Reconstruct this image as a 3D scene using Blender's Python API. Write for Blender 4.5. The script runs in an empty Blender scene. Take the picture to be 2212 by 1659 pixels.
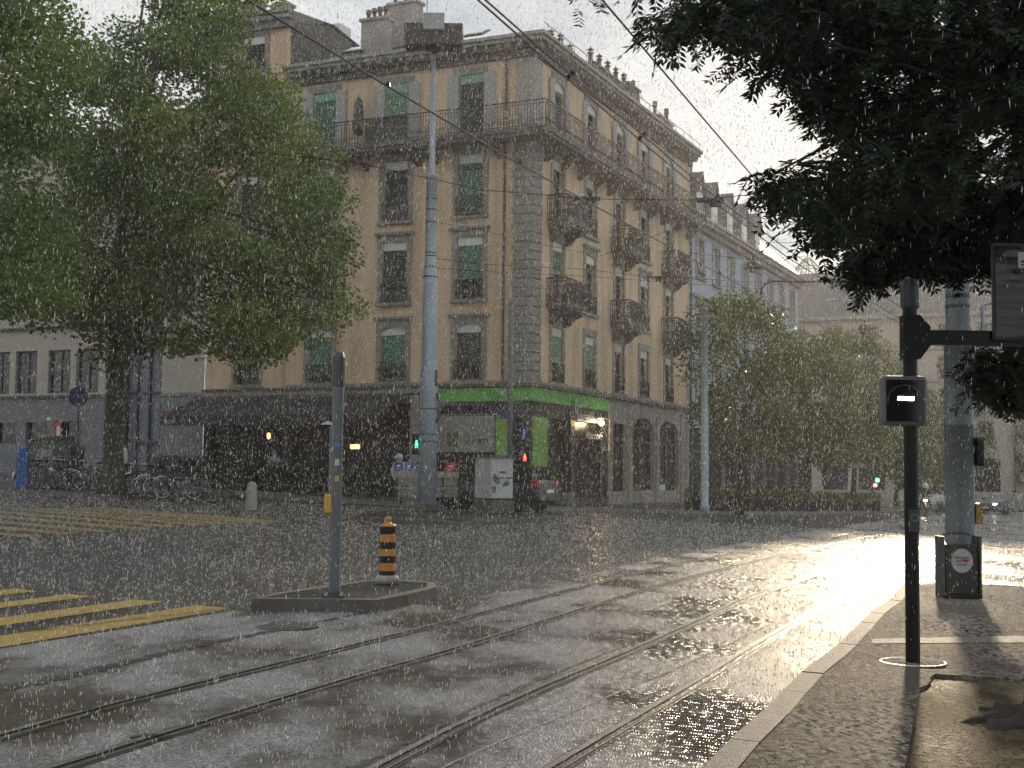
import bpy, bmesh, math, random
import numpy as np
from mathutils import Vector, Matrix
random.seed(7); RNG = np.random.default_rng(11)
sc = bpy.context.scene
COL = sc.collection
# ------------------------------------------------------------------ camera
PW, PH, FPX = 2212.0, 1659.0, 2900.0          # pixel grid the photo was measured in
PITCH, ROLL, EYE = math.atan(196.5 / FPX), 0.011, 1.65
FWD = Vector((0, math.cos(PITCH), math.sin(PITCH)))
U0 = Vector((1, 0, 0)).cross(FWD)
RIGHT = math.cos(ROLL) * Vector((1, 0, 0)) + math.sin(ROLL) * U0
UP = -math.sin(ROLL) * Vector((1, 0, 0)) + math.cos(ROLL) * U0
cam = bpy.data.cameras.new('camera'); cam_o = bpy.data.objects.new('camera', cam); COL.objects.link(cam_o)
cam.sensor_width = 36; cam.lens = 36 * FPX / PW; cam.clip_start = 0.05; cam.clip_end = 3000
m = Matrix((RIGHT, UP, -FWD)).transposed().to_4x4(); m.translation = (0, 0, EYE); cam_o.matrix_world = m
sc.camera = cam_o
# ------------------------------------------------------------------ light
SUN_AZ, SUN_EL = math.radians(17.0), math.radians(13.7)
w = bpy.data.worlds.new('World'); sc.world = w; w.use_nodes = True
nt = w.node_tree; nt.nodes.clear()
def N(nt, t, **kw):
    n = nt.nodes.new(t)
    for k, v in kw.items():
        if k == 'i':
            for kk, vv in v.items(): n.inputs[kk].default_value = vv
        else: setattr(n, k, v)
    return n
def L(nt, a, b): nt.links.new(a, b)
sky = N(nt, 'ShaderNodeTexSky', sky_type='NISHITA', sun_disc=False, sun_elevation=SUN_EL, sun_rotation=SUN_AZ,
        altitude=400, air_density=1.0, dust_density=0.8, ozone_density=1.0)
tc = N(nt, 'ShaderNodeTexCoord'); sep = N(nt, 'ShaderNodeSeparateXYZ'); L(nt, tc.outputs['Generated'], sep.inputs[0])
zz = N(nt, 'ShaderNodeMath', operation='ADD', i={1: 0.16}); L(nt, sep.outputs[2], zz.inputs[0])
zm = N(nt, 'ShaderNodeMath', operation='MAXIMUM', i={1: 0.06}); L(nt, zz.outputs[0], zm.inputs[0])
cx = N(nt, 'ShaderNodeMath', operation='DIVIDE'); L(nt, sep.outputs[0], cx.inputs[0]); L(nt, zm.outputs[0], cx.inputs[1])
cy = N(nt, 'ShaderNodeMath', operation='DIVIDE'); L(nt, sep.outputs[1], cy.inputs[0]); L(nt, zm.outputs[0], cy.inputs[1])
cv = N(nt, 'ShaderNodeCombineXYZ'); L(nt, cx.outputs[0], cv.inputs[0]); L(nt, cy.outputs[0], cv.inputs[1])
n1 = N(nt, 'ShaderNodeTexNoise', i={'Scale': 1.5, 'Detail': 9.0, 'Roughness': 0.58, 'Distortion': 0.35}); L(nt, cv.outputs[0], n1.inputs['Vector'])
r1 = N(nt, 'ShaderNodeMapRange', i={1: 0.36, 2: 0.56, 3: 0.94, 4: 1.0}); L(nt, n1.outputs['Fac'], r1.inputs[0])
n2 = N(nt, 'ShaderNodeTexNoise', i={'Scale': 0.95, 'Detail': 9.0, 'Roughness': 0.55}); L(nt, cv.outputs[0], n2.inputs['Vector'])
r2 = N(nt, 'ShaderNodeMapRange', i={1: 0.49, 2: 0.61, 3: 0.0, 4: 1.0}); L(nt, n2.outputs['Fac'], r2.inputs[0])
ccol = N(nt, 'ShaderNodeMix', data_type='RGBA', i={6: (2.85, 2.86, 2.82, 1), 7: (1.55, 1.78, 2.05, 1)}); L(nt, r2.outputs[0], ccol.inputs[0])
mx = N(nt, 'ShaderNodeMix', data_type='RGBA'); L(nt, r1.outputs[0], mx.inputs[0]); L(nt, sky.outputs[0], mx.inputs[6]); L(nt, ccol.outputs[2], mx.inputs[7])
bg = N(nt, 'ShaderNodeBackground', i={1: 0.12}); L(nt, mx.outputs[2], bg.inputs[0])
L(nt, bg.outputs[0], N(nt, 'ShaderNodeOutputWorld').inputs[0])
sun = bpy.data.lights.new('sun', 'SUN'); sun.energy = 1.0; sun.angle = math.radians(1.5); sun.color = (1.0, 0.80, 0.55)
sun_o = bpy.data.objects.new('sun', sun); COL.objects.link(sun_o)
SD = Vector((math.sin(SUN_AZ) * math.cos(SUN_EL), math.cos(SUN_AZ) * math.cos(SUN_EL), math.sin(SUN_EL)))
sun_o.rotation_euler = SD.to_track_quat('Z', 'Y').to_euler(); sun_o.location = SD * 300
sc.view_settings.view_transform = 'Standard'; sc.view_settings.look = 'None'; sc.view_settings.exposure = 1.32; sc.view_settings.gamma = 1.0
sc.render.engine = 'CYCLES'
sc.cycles.max_bounces = 4; sc.cycles.diffuse_bounces = 1; sc.cycles.glossy_bounces = 2; sc.cycles.transmission_bounces = 2
sc.cycles.volume_bounces = 0; sc.cycles.transparent_max_bounces = 6; sc.cycles.caustics_reflective = False; sc.cycles.caustics_refractive = False
sc.cycles.use_adaptive_sampling = True; sc.cycles.adaptive_threshold = 0.05; sc.cycles.use_denoising = True; sc.cycles.sample_clamp_indirect = 6.0
# ------------------------------------------------------------------ pixel <-> place helpers
O = Vector((0, 0, EYE)); GA, GB = 0.0070, -0.0361          # the square falls gently to the right
def gz(x, y): return GA * y + GB * x
def ray(px, py): return FWD + RIGHT * ((px - PW / 2) / FPX) + UP * (-(py - PH / 2) / FPX)
def G(px, py, h=0.0):
    d = ray(px, py); t = (EYE - h) / (GA * d.y + GB * d.x - d.z); return O + d * t
def ATY(px, py, y): d = ray(px, py); return O + d * (y / d.y)
def ATZ(px, py, z): d = ray(px, py); return O + d * ((z - EYE) / d.z)
def onz(x, y, h=0.0): return Vector((x, y, gz(x, y) + h))
# ------------------------------------------------------------------ materials
MATS = {}
def mat(name, col, rough=0.6, var=0.15, scale=3.0, bump=0.0, bscale=40.0, metal=0.0, spec=0.5, col2=None, detail=5.0, coat=0.0):
    if name in MATS: return MATS[name]
    mt = bpy.data.materials.new(name); mt.use_nodes = True; nt = mt.node_tree
    b = nt.nodes['Principled BSDF']; b.inputs['Roughness'].default_value = rough; b.inputs['Metallic'].default_value = metal
    b.inputs['Specular IOR Level'].default_value = spec; b.inputs['Coat Weight'].default_value = coat
    tc = N(nt, 'ShaderNodeTexCoord')
    ns = N(nt, 'ShaderNodeTexNoise', i={'Scale': scale, 'Detail': detail, 'Roughness': 0.6}); L(nt, tc.outputs['Object'], ns.inputs['Vector'])
    mr = N(nt, 'ShaderNodeMapRange', i={1: 0.3, 2: 0.7, 3: 0.0, 4: 1.0}); L(nt, ns.outputs['Fac'], mr.inputs[0])
    c2 = col2 or tuple(c * (1 - var) for c in col); c1 = col if col2 else tuple(min(1, c * (1 + var)) for c in col)
    mx = N(nt, 'ShaderNodeMix', data_type='RGBA', i={6: (*c1, 1), 7: (*c2, 1)}); L(nt, mr.outputs[0], mx.inputs[0])
    L(nt, mx.outputs[2], b.inputs['Base Color'])
    if bump:
        nb = N(nt, 'ShaderNodeTexNoise', i={'Scale': bscale, 'Detail': 4.0}); L(nt, tc.outputs['Object'], nb.inputs['Vector'])
        bp = N(nt, 'ShaderNodeBump', i={'Strength': bump, 'Distance': 0.02}); L(nt, nb.outputs['Fac'], bp.inputs['Height']); L(nt, bp.outputs[0], b.inputs['Normal'])
    MATS[name] = mt; return mt
def emis(name, col, s):
    if name in MATS: return MATS[name]
    mt = bpy.data.materials.new(name); mt.use_nodes = True; b = mt.node_tree.nodes['Principled BSDF']
    b.inputs['Base Color'].default_value = (*col, 1); b.inputs['Emission Color'].default_value = (*col, 1); b.inputs['Emission Strength'].default_value = s; mt.cycles.emission_sampling = 'NONE'
    MATS[name] = mt; return mt
def leafmat(name, c1, c2, trans=0.35, rough=0.35):
    mt = bpy.data.materials.new(name); mt.use_nodes = True; nt = mt.node_tree; b = nt.nodes['Principled BSDF']
    at = N(nt, 'ShaderNodeAttribute', attribute_name='tint')
    mx = N(nt, 'ShaderNodeMix', data_type='RGBA', i={6: (*c1, 1), 7: (*c2, 1)}); L(nt, at.outputs['Fac'], mx.inputs[0])
    L(nt, mx.outputs[2], b.inputs['Base Color']); b.inputs['Roughness'].default_value = rough
    tr = N(nt, 'ShaderNodeBsdfTranslucent'); g = N(nt, 'ShaderNodeMix', data_type='RGBA', blend_type='MULTIPLY', i={0: 1.0, 7: (1.0, 1.15, 0.45, 1)}); L(nt, mx.outputs[2], g.inputs[6]); L(nt, g.outputs[2], tr.inputs[0])
    ms = N(nt, 'ShaderNodeMixShader', i={0: trans}); L(nt, b.outputs[0], ms.inputs[1]); L(nt, tr.outputs[0], ms.inputs[2])
    L(nt, ms.outputs[0], nt.nodes['Material Output'].inputs[0]); MATS[name] = mt; return mt
def wet_ground(name, c1, c2, r_lo, r_hi, puddle_scale, bump, lo=0.42, hi=0.62, grain=55.0, dist=0.012, spec=0.6, allgrain=False, pud=None, glo=0.38, ghi=0.62, gy=0.6):
    mt = bpy.data.materials.new(name); mt.use_nodes = True; nt = mt.node_tree; b = nt.nodes['Principled BSDF']
    tc = N(nt, 'ShaderNodeTexCoord')
    mp = N(nt, 'ShaderNodeMapping', i={'Scale': (1.0, 0.55, 1.0), 'Rotation': (0, 0, math.radians(-18))}); L(nt, tc.outputs['Object'], mp.inputs[0])
    a = N(nt, 'ShaderNodeTexNoise', i={'Scale': puddle_scale, 'Detail': 6.0, 'Roughness': 0.62}); L(nt, mp.outputs[0], a.inputs['Vector'])
    mr = N(nt, 'ShaderNodeMapRange', i={1: lo, 2: hi, 3: 0.0, 4: 1.0}); L(nt, a.outputs['Fac'], mr.inputs[0])
    mg = N(nt, 'ShaderNodeMapping', i={'Scale': (1.0, gy, 1.0)}); L(nt, tc.outputs['Object'], mg.inputs[0]); g = N(nt, 'ShaderNodeTexNoise', i={'Scale': grain, 'Detail': 2.0, 'Roughness': 0.6}); L(nt, mg.outputs[0], g.inputs['Vector'])
    gm = N(nt, 'ShaderNodeMapRange', i={1: glo, 2: ghi}); L(nt, g.outputs['Fac'], gm.inputs[0])
    mx = N(nt, 'ShaderNodeMix', data_type='RGBA', i={6: (*c1, 1), 7: (*c2, 1)}); L(nt, gm.outputs[0], mx.inputs[0])
    m2 = N(nt, 'ShaderNodeMix', data_type='RGBA', i={6: (*(pud or c2), 1)}); L(nt, mr.outputs[0], m2.inputs[0]); L(nt, mx.outputs[2], m2.inputs[7]); L(nt, m2.outputs[2], b.inputs['Base Color'])
    rr = N(nt, 'ShaderNodeMapRange', i={1: 0.0, 2: 1.0, 3: r_lo, 4: r_hi}); L(nt, mr.outputs[0], rr.inputs[0]); L(nt, rr.outputs[0], b.inputs['Roughness'])
    rp = N(nt, 'ShaderNodeTexVoronoi', feature='F1', i={'Scale': 9.0}); L(nt, tc.outputs['Object'], rp.inputs['Vector'])
    rs = N(nt, 'ShaderNodeMath', operation='MULTIPLY', i={1: 46.0}); L(nt, rp.outputs['Distance'], rs.inputs[0])
    rw = N(nt, 'ShaderNodeMath', operation='SINE'); L(nt, rs.outputs[0], rw.inputs[0])
    rk = N(nt, 'ShaderNodeMath', operation='MULTIPLY', i={1: 0.12}); L(nt, rw.outputs[0], rk.inputs[0])
    hh = N(nt, 'ShaderNodeMath', operation='MULTIPLY'); L(nt, g.outputs['Fac'], hh.inputs[0]); hh.inputs[1].default_value = 1.0
    if not allgrain: L(nt, mr.outputs[0], hh.inputs[1])
    h2 = N(nt, 'ShaderNodeMath', operation='ADD'); L(nt, hh.outputs[0], h2.inputs[0]); L(nt, rk.outputs[0], h2.inputs[1])
    bp = N(nt, 'ShaderNodeBump', i={'Strength': bump, 'Distance': dist}); L(nt, h2.outputs[0], bp.inputs['Height']); L(nt, bp.outputs[0], b.inputs['Normal'])
    b.inputs['Specular IOR Level'].default_value = spec
    MATS[name] = mt; return mt
M_ASPHALT = wet_ground('wet_asphalt', (0.15, 0.152, 0.158), (0.045, 0.046, 0.048), 0.10, 0.27, 0.55, 0.6, spec=0.20, dist=0.02, lo=0.40, hi=0.66, pud=(0.045, 0.042, 0.038), grain=40.0)
M_LANE = wet_ground('rough_tram_lane', (0.37, 0.375, 0.39), (0.12, 0.12, 0.125), 0.16, 0.42, 0.85, 0.6, spec=0.032, dist=0.016, lo=0.40, hi=0.56, pud=(0.075, 0.065, 0.052), grain=60.0, glo=0.36, ghi=0.64)
M_PAVE = wet_ground('wet_pavement', (0.46, 0.42, 0.36), (0.016, 0.015, 0.014), 0.5, 0.6, 0.5, 0.8, grain=24.0, dist=0.04, spec=0.004, allgrain=True, glo=0.46, ghi=0.58, gy=0.45, pud=(0.15, 0.135, 0.115))  # pale and near-black grain also stands in for glints and shaded gaps
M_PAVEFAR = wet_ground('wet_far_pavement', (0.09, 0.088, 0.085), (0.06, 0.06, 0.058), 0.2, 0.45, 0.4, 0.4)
M_SOIL = wet_ground('gritty_soil', (0.36, 0.29, 0.19), (0.045, 0.033, 0.02), 0.5, 0.7, 0.8, 0.9, grain=38.0, dist=0.04, spec=0.02, allgrain=True, glo=0.52, ghi=0.66, pud=(0.06, 0.045, 0.028))
M_KERB = mat('granite_kerb', (0.20, 0.19, 0.175), 0.6, 0.45, 22, 0.4, 60, spec=0.06)
M_YELLOW = mat('road_yellow', (0.42, 0.30, 0.085), 0.4, 0.22, 7, 0.4, 60, spec=0.1, col2=(0.27, 0.20, 0.08), detail=9)
M_YELLOWD = mat('dark_road_yellow', (0.26, 0.19, 0.055), 0.3, 0.3, 4, 0.3, 70)  # darker yellow for the stripes of the far crossing
M_STEEL = mat('rail_steel', (0.60, 0.58, 0.55), 0.27, 0.2, 6, 0.05, 60, metal=1.0)
M_BITUMEN = mat('bitumen', (0.018, 0.018, 0.019), 0.35, 0.3, 8, 0.6, 30)
M_STUCCO = mat('ochre_stucco', (0.66, 0.495, 0.32), 0.75, 0.10, 0.7, 0.15, 25)
def stains(mt, amount, zs=0.12, sc_=1.4):
    nt = mt.node_tree; b = nt.nodes['Principled BSDF']; src = b.inputs['Base Color'].links[0].from_socket; tcx = [n for n in nt.nodes if n.type == 'TEX_COORD'][0]
    mp = N(nt, 'ShaderNodeMapping', i={'Scale': (1, 1, zs)}); L(nt, tcx.outputs['Object'], mp.inputs[0]); ns = N(nt, 'ShaderNodeTexNoise', i={'Scale': sc_, 'Detail': 7.0, 'Roughness': 0.65}); L(nt, mp.outputs[0], ns.inputs['Vector'])
    mr = N(nt, 'ShaderNodeMapRange', i={1: 0.46, 2: 0.70, 3: 0.0, 4: amount}); L(nt, ns.outputs['Fac'], mr.inputs[0]); mx = N(nt, 'ShaderNodeMix', data_type='RGBA', blend_type='MULTIPLY', i={7: (.5, .46, .42, 1)}); L(nt, mr.outputs[0], mx.inputs[0]); L(nt, src, mx.inputs[6]); L(nt, mx.outputs[2], b.inputs['Base Color'])
stains(M_STUCCO, 0.75)
M_STUCCO2 = mat('pale_stucco', (0.45, 0.40, 0.34), 0.75, 0.08, 0.6, 0.1, 25)
M_STONE = mat('grey_molasse', (0.26, 0.25, 0.23), 0.7, 0.2, 2.2, 0.3, 18)
M_STONEL = mat('pale_stone', (0.34, 0.32, 0.29), 0.65, 0.15, 1.5, 0.25, 18)
M_STONED = mat('weathered_and_shaded_stone', (0.11, 0.10, 0.09), 0.7, 0.25, 2.0, 0.3, 18)
stains(M_STONEL, 0.8); stains(M_STONE, 0.6); stains(M_STONED, 0.6)
M_SLATE = mat('wet_slate', (0.085, 0.09, 0.10), 0.28, 0.25, 6, 0.5, 14)
M_IRON = mat('wrought_iron', (0.035, 0.033, 0.031), 0.45, 0.2, 8)
M_GLASS = mat('dark_pane', (0.014, 0.017, 0.02), 0.06, 0.3, 1.0, spec=0.8)
M_PANEL = mat('bright_pane', (0.62, 0.66, 0.68), 0.12, 0.08, 1.0, spec=0.8)
M_VAL = mat('pale_blind_box', (0.62, 0.66, 0.60), 0.5, 0.08, 4)
M_BGREEN = mat('green_blind', (0.09, 0.23, 0.155), 0.5, 0.15, 3)
M_BGREENL = mat('light_green_blind', (0.18, 0.38, 0.26), 0.5, 0.12, 3)
M_BDARK = mat('dark_blind', (0.045, 0.055, 0.05), 0.5, 0.2, 3)
M_SHUT = mat('grey_shutter', (0.38, 0.38, 0.37), 0.6, 0.1, 3)
M_TERRA = mat('terracotta', (0.15, 0.065, 0.05), 0.6, 0.2, 5)
M_GREEN = mat('green_fascia', (0.12, 0.42, 0.08), 0.4, 0.06, 1.0)
M_AWN = mat('black_canvas', (0.022, 0.022, 0.026), 0.6, 0.2, 1.2)
M_GALV = mat('galvanised_pole', (0.30, 0.36, 0.42), 0.38, 0.10, 1.8, 0.05, 30)
M_GALVD = mat('dull_pole_paint', (0.10, 0.12, 0.13), 0.35, 0.15, 2.5, 0.05, 30)
M_BLACK = mat('black_paint', (0.008, 0.008, 0.008), 0.4, 0.2, 5, spec=0.25)
M_DGREY = mat('dark_grey_metal', (0.05, 0.052, 0.055), 0.4, 0.2, 4)
M_BLUEW = mat('pale_blue_render', (0.37, 0.43, 0.54), 0.75, 0.06, 0.5, 0.1, 20)
M_LGREY = mat('pale_grey_concrete', (0.32, 0.33, 0.34), 0.6, 0.12, 0.6, 0.1, 20)
M_MGREY = mat('mid_grey_cladding', (0.16, 0.17, 0.185), 0.45, 0.10, 0.6)
M_WHITE = mat('white_paint', (0.72, 0.72, 0.70), 0.4, 0.06, 4)
M_BARK = mat('plane_bark', (0.075, 0.062, 0.045), 0.75, 0.45, 5.0, 0.6, 14)
M_BARKD = mat('dark_bark', (0.035, 0.028, 0.022), 0.8, 0.35, 5.0, 0.8, 14)
M_RUBBER = mat('tyre_rubber', (0.015, 0.015, 0.015), 0.7, 0.2, 6)
M_CONC = mat('concrete', (0.30, 0.29, 0.27), 0.6, 0.15, 5, 0.2, 30)
M_LEAF = leafmat('plane_leaf', (0.075, 0.15, 0.045), (0.28, 0.33, 0.08), 0.45)
M_LEAF2 = leafmat('street_leaf', (0.055, 0.095, 0.022), (0.18, 0.20, 0.045), 0.45)
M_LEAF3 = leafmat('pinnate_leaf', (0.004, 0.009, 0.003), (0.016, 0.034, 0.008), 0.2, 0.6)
M_LEAF4 = leafmat('hedge_leaf', (0.012, 0.026, 0.012), (0.035, 0.055, 0.02), 0.2)
# ------------------------------------------------------------------ mesh helpers
class MB:
    def __init__(s): s.v = []; s.f = []; s.mi = []; s.k = 0
    def add(s, vs, fs, k=None):
        b = len(s.v); s.v += [tuple(v) for v in vs]; s.f += [tuple(i + b for i in f) for f in fs]; s.mi += [s.k if k is None else k] * len(fs); return s
    def box(s, c, d, rz=0.0, M=None, k=None):
        hx, hy, hz = d[0] / 2, d[1] / 2, d[2] / 2
        vs = [Vector((sx * hx, sy * hy, sz * hz)) for sz in (-1, 1) for sy in (-1, 1) for sx in (-1, 1)]
        R = M if M is not None else Matrix.Rotation(rz, 3, 'Z')
        vs = [R @ v + Vector(c) for v in vs]
        return s.add(vs, [(0, 2, 3, 1), (4, 5, 7, 6), (0, 1, 5, 4), (1, 3, 7, 5), (3, 2, 6, 7), (2, 0, 4, 6)], k)
    def bb(s, a, b, k=None):
        return s.box([(p + q) / 2 for p, q in zip(a, b)], [abs(q - p) for p, q in zip(a, b)], k=k)
    def bar(s, p, q, r, n=6, r2=None, cap=True, k=None):
        p, q = Vector(p), Vector(q); d = q - p
        if d.length < 1e-6: return s
        d.normalize(); a = d.orthogonal().normalized(); b = d.cross(a); r2 = r if r2 is None else r2
        vs = [p + (a * math.cos(t) + b * math.sin(t)) * r for t in [2 * math.pi * i / n for i in range(n)]] + \
             [q + (a * math.cos(t) + b * math.sin(t)) * r2 for t in [2 * math.pi * i / n for i in range(n)]]
        fs = [(i, (i + 1) % n, n + (i + 1) % n, n + i) for i in range(n)]
        if cap: fs += [tuple(range(n - 1, -1, -1)), tuple(range(n, 2 * n))]
        return s.add(vs, fs, k)
    def tube(s, pts, r, n=6, k=None):
        pts = [Vector(p) for p in pts]; rs = r if isinstance(r, (list, tuple)) else [r] * len(pts)
        vs = []; a = None
        for i, p in enumerate(pts):
            d = (pts[min(i + 1, len(pts) - 1)] - pts[max(i - 1, 0)]).normalized()
            a = d.orthogonal().normalized() if a is None else (a - d * a.dot(d)).normalized()
            b = d.cross(a)
            vs += [p + (a * math.cos(2 * math.pi * j / n) + b * math.sin(2 * math.pi * j / n)) * rs[i] for j in range(n)]
        fs = [(i * n + j, i * n + (j + 1) % n, (i + 1) * n + (j + 1) % n, (i + 1) * n + j) for i in range(len(pts) - 1) for j in range(n)]
        fs += [tuple(range(n - 1, -1, -1)), tuple(range((len(pts) - 1) * n, len(pts) * n))]
        return s.add(vs, fs, k)
    def prism(s, poly, z0, z1, k=None):            # polygon in xy
        n = len(poly); vs = [(x, y, z0) for x, y in poly] + [(x, y, z1) for x, y in poly]
        return s.add(vs, [tuple(range(n - 1, -1, -1)), tuple(range(n, 2 * n))] + [(i, (i + 1) % n, n + (i + 1) % n, n + i) for i in range(n)], k)
    def prismxz(s, poly, y0, y1, k=None):          # polygon in xz, extruded along y
        n = len(poly); vs = [(x, y0, z) for x, z in poly] + [(x, y1, z) for x, z in poly]
        return s.add(vs, [tuple(range(n)), tuple(range(2 * n - 1, n - 1, -1))] + [(i, n + i, n + (i + 1) % n, (i + 1) % n) for i in range(n)], k)
    def lathe(s, prof, n=12, c=(0, 0, 0), k=None):
        c = Vector(c); vs = [c + Vector((r * math.cos(2 * math.pi * j / n), r * math.sin(2 * math.pi * j / n), z)) for r, z in prof for j in range(n)]
        fs = [(i * n + j, i * n + (j + 1) % n, (i + 1) * n + (j + 1) % n, (i + 1) * n + j) for i in range(len(prof) - 1) for j in range(n)]
        return s.add(vs, fs + [tuple(range(n - 1, -1, -1)), tuple(range((len(prof) - 1) * n, len(prof) * n))], k)
    def quad(s, a, b, c, d, k=None): return s.add([a, b, c, d], [(0, 1, 2, 3)], k)
    def mesh(s, name, mats, smooth=False):
        me = bpy.data.meshes.new(name); me.from_pydata(s.v, [], s.f)
        for mm in (mats if isinstance(mats, (list, tuple)) else [mats]): me.materials.append(mm)
        if any(s.mi): me.polygons.foreach_set('material_index', s.mi)
        if smooth: me.polygons.foreach_set('use_smooth', [True] * len(me.polygons))
        me.update(); return me
    def build(s, name, mats, parent=None, smooth=False, loc=(0, 0, 0), rz=0.0):
        return place(name, s.mesh(name, mats, smooth), parent, loc, rz)
def place(name, me, parent=None, loc=(0, 0, 0), rz=0.0):
    o = bpy.data.objects.new(name, me); COL.objects.link(o); o.parent = parent; o.location = loc; o.rotation_euler = (0, 0, rz); return o
def tag(o, label=None, cat=None, group=None, kind=None):
    if label: o['label'] = label
    if cat: o['category'] = cat
    if group: o['group'] = group
    if kind: o['kind'] = kind
    return o
def thing(name, label, cat, loc=(0, 0, 0), rz=0.0, group=None):
    return tag(place(name, None, None, loc, rz), label, cat, group)
def bevel(o, wd=0.01, seg=2):
    md = o.modifiers.new('bevel', 'BEVEL'); md.width = wd; md.segments = seg; md.limit_method = 'ANGLE'; return o
def text(name, s, size, material, parent, loc, rot, ext=0.004, shear=0.0, align='CENTER'):
    cu = bpy.data.curves.new(name, 'FONT'); cu.body = s; cu.size = size; cu.extrude = ext; cu.shear = shear; cu.align_x = align; cu.align_y = 'CENTER'; cu.resolution_u = 3
    t = bpy.data.objects.new(name, cu); COL.objects.link(t); dg = bpy.context.evaluated_depsgraph_get(); me = bpy.data.meshes.new_from_object(t.evaluated_get(dg)); bpy.data.objects.remove(t); me.materials.clear(); me.materials.append(material)
    o = place(name, me, parent, loc); o.rotation_euler = rot; return o
def catmull(pts, n=8):
    pts = [Vector(p) for p in pts]; out = []
    for i in range(len(pts) - 1):
        p0, p1, p2, p3 = pts[max(i - 1, 0)], pts[i], pts[i + 1], pts[min(i + 2, len(pts) - 1)]
        for j in range(n):
            t = j / n; out.append(0.5 * ((2 * p1) + (p2 - p0) * t + (2 * p0 - 5 * p1 + 4 * p2 - p3) * t * t + (3 * p1 - p0 - 3 * p2 + p3) * t ** 3))
    return out + [pts[-1]]
def np_mesh(name, V, F, mats, tint=None):
    me = bpy.data.meshes.new(name); nv, nf, k = len(V), len(F), F.shape[1]
    me.vertices.add(nv); me.vertices.foreach_set('co', V.astype(np.float32).ravel())
    me.loops.add(nf * k); me.loops.foreach_set('vertex_index', F.astype(np.int32).ravel())
    me.polygons.add(nf); me.polygons.foreach_set('loop_start', np.arange(0, nf * k, k, dtype=np.int32))
    me.update(calc_edges=True)
    if tint is not None:
        a = me.attributes.new('tint', 'FLOAT', 'POINT'); a.data.foreach_set('value', tint.astype(np.float32))
    me.materials.append(mats); me.validate(); return me
def unit(a): return a / np.maximum(np.linalg.norm(a, axis=1, keepdims=True), 1e-9)
def leaves(C, D, S, length, width, tint, fold=0.25):
    # C centres, D growth directions, S side directions: folded rhombic leaves
    n = len(C); Nn = unit(np.cross(D, S)); l = length[:, None]; wd = width[:, None]
    b = C - D * l * .5; t = C + D * l * .5; a = C - D * l * .04 + S * wd * .5 + Nn * wd * fold; c = C - D * l * .04 - S * wd * .5 + Nn * wd * fold
    V = np.stack([b, a, t, c], 1).reshape(-1, 3); i = np.arange(n)[:, None] * 4
    F = np.concatenate([i + np.array([0, 1, 2]), i + np.array([0, 2, 3])], 0)
    return V, F, np.repeat(tint, 4)
# ================================================================== THE SETTING
def sheet(name, poly, h, material, kind='structure', thick=0.0, parent=None):
    mb = MB(); top = [onz(x, y, h) for x, y in poly]; n = len(poly); mb.add(top, [tuple(range(n))])
    if thick:
        bot = [onz(x, y, h - thick) for x, y in poly]; mb.add(top + bot, [(i, n + i, n + (i + 1) % n, (i + 1) % n) for i in range(n)])
    o = mb.build(name, material, parent)
    if kind and not parent: tag(o, kind=kind)
    return o
sheet('ground', [(-240, -50), (240, -50), (240, 440), (-240, 440)], 0.0, M_ASPHALT)
# near pavement: a tip of asphalt between tram track and side street, with a pit for the street tree
KB = [(-1.7, -4.0), (-0.75, 0.5), (0.2, 4.6), (1.2, 7.71), (1.69, 9.04), (2.36, 10.95), (3.06, 12.72), (4.29, 16.13), (5.11, 18.18), (5.75, 20.0), (6.15, 21.0), (6.83, 21.71), (7.58, 21.75), (8.23, 21.68), (11, 21.3), (16, 20.4), (26, 18.5)]
def off(poly, d):
    out = []
    for i, p in enumerate(poly):
        a = Vector(poly[max(i - 1, 0)]); b = Vector(poly[min(i + 1, len(poly) - 1)]); t = (b - a).normalized(); out.append((p[0] + t.y * d, p[1] - t.x * d))
    return out
KI = off(KB, 0.17)
pc = G(2019.5, 1482); pl1 = G(1985, 1525); pl2 = G(1961, 1659); pr = G(2212, 1494)
dl = (pl2 - pl1).normalized(); dr = (pr - pc).normalized()
pit_b = pl2 + dl * 1.2; pit_r = pc + dr * 2.6; pit_br = pit_r + (pit_b - pc)
jag = [(pc.x + (pl1.x - pc.x) * t + 0.03 * math.sin(t * 21), pc.y + (pl1.y - pc.y) * t + 0.03 * math.cos(t * 17)) for t in (0.2, 0.4, 0.6, 0.8)]
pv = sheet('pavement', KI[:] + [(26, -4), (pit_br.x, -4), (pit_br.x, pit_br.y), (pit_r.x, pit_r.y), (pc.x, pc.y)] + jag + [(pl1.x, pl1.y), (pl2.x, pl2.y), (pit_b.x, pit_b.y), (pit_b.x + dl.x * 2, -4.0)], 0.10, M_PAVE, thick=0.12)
sheet('tree_pit_soil', [(pc.x - .3, pc.y + .3), (pit_r.x + .3, pit_r.y + .3), (pit_br.x + .3, -4), (pit_b.x - 1.2, -4), (pit_b.x - .35, pit_b.y), (pl2.x - .3, pl2.y), (pl1.x - .3, pl1.y)], 0.07, M_SOIL)
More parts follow.
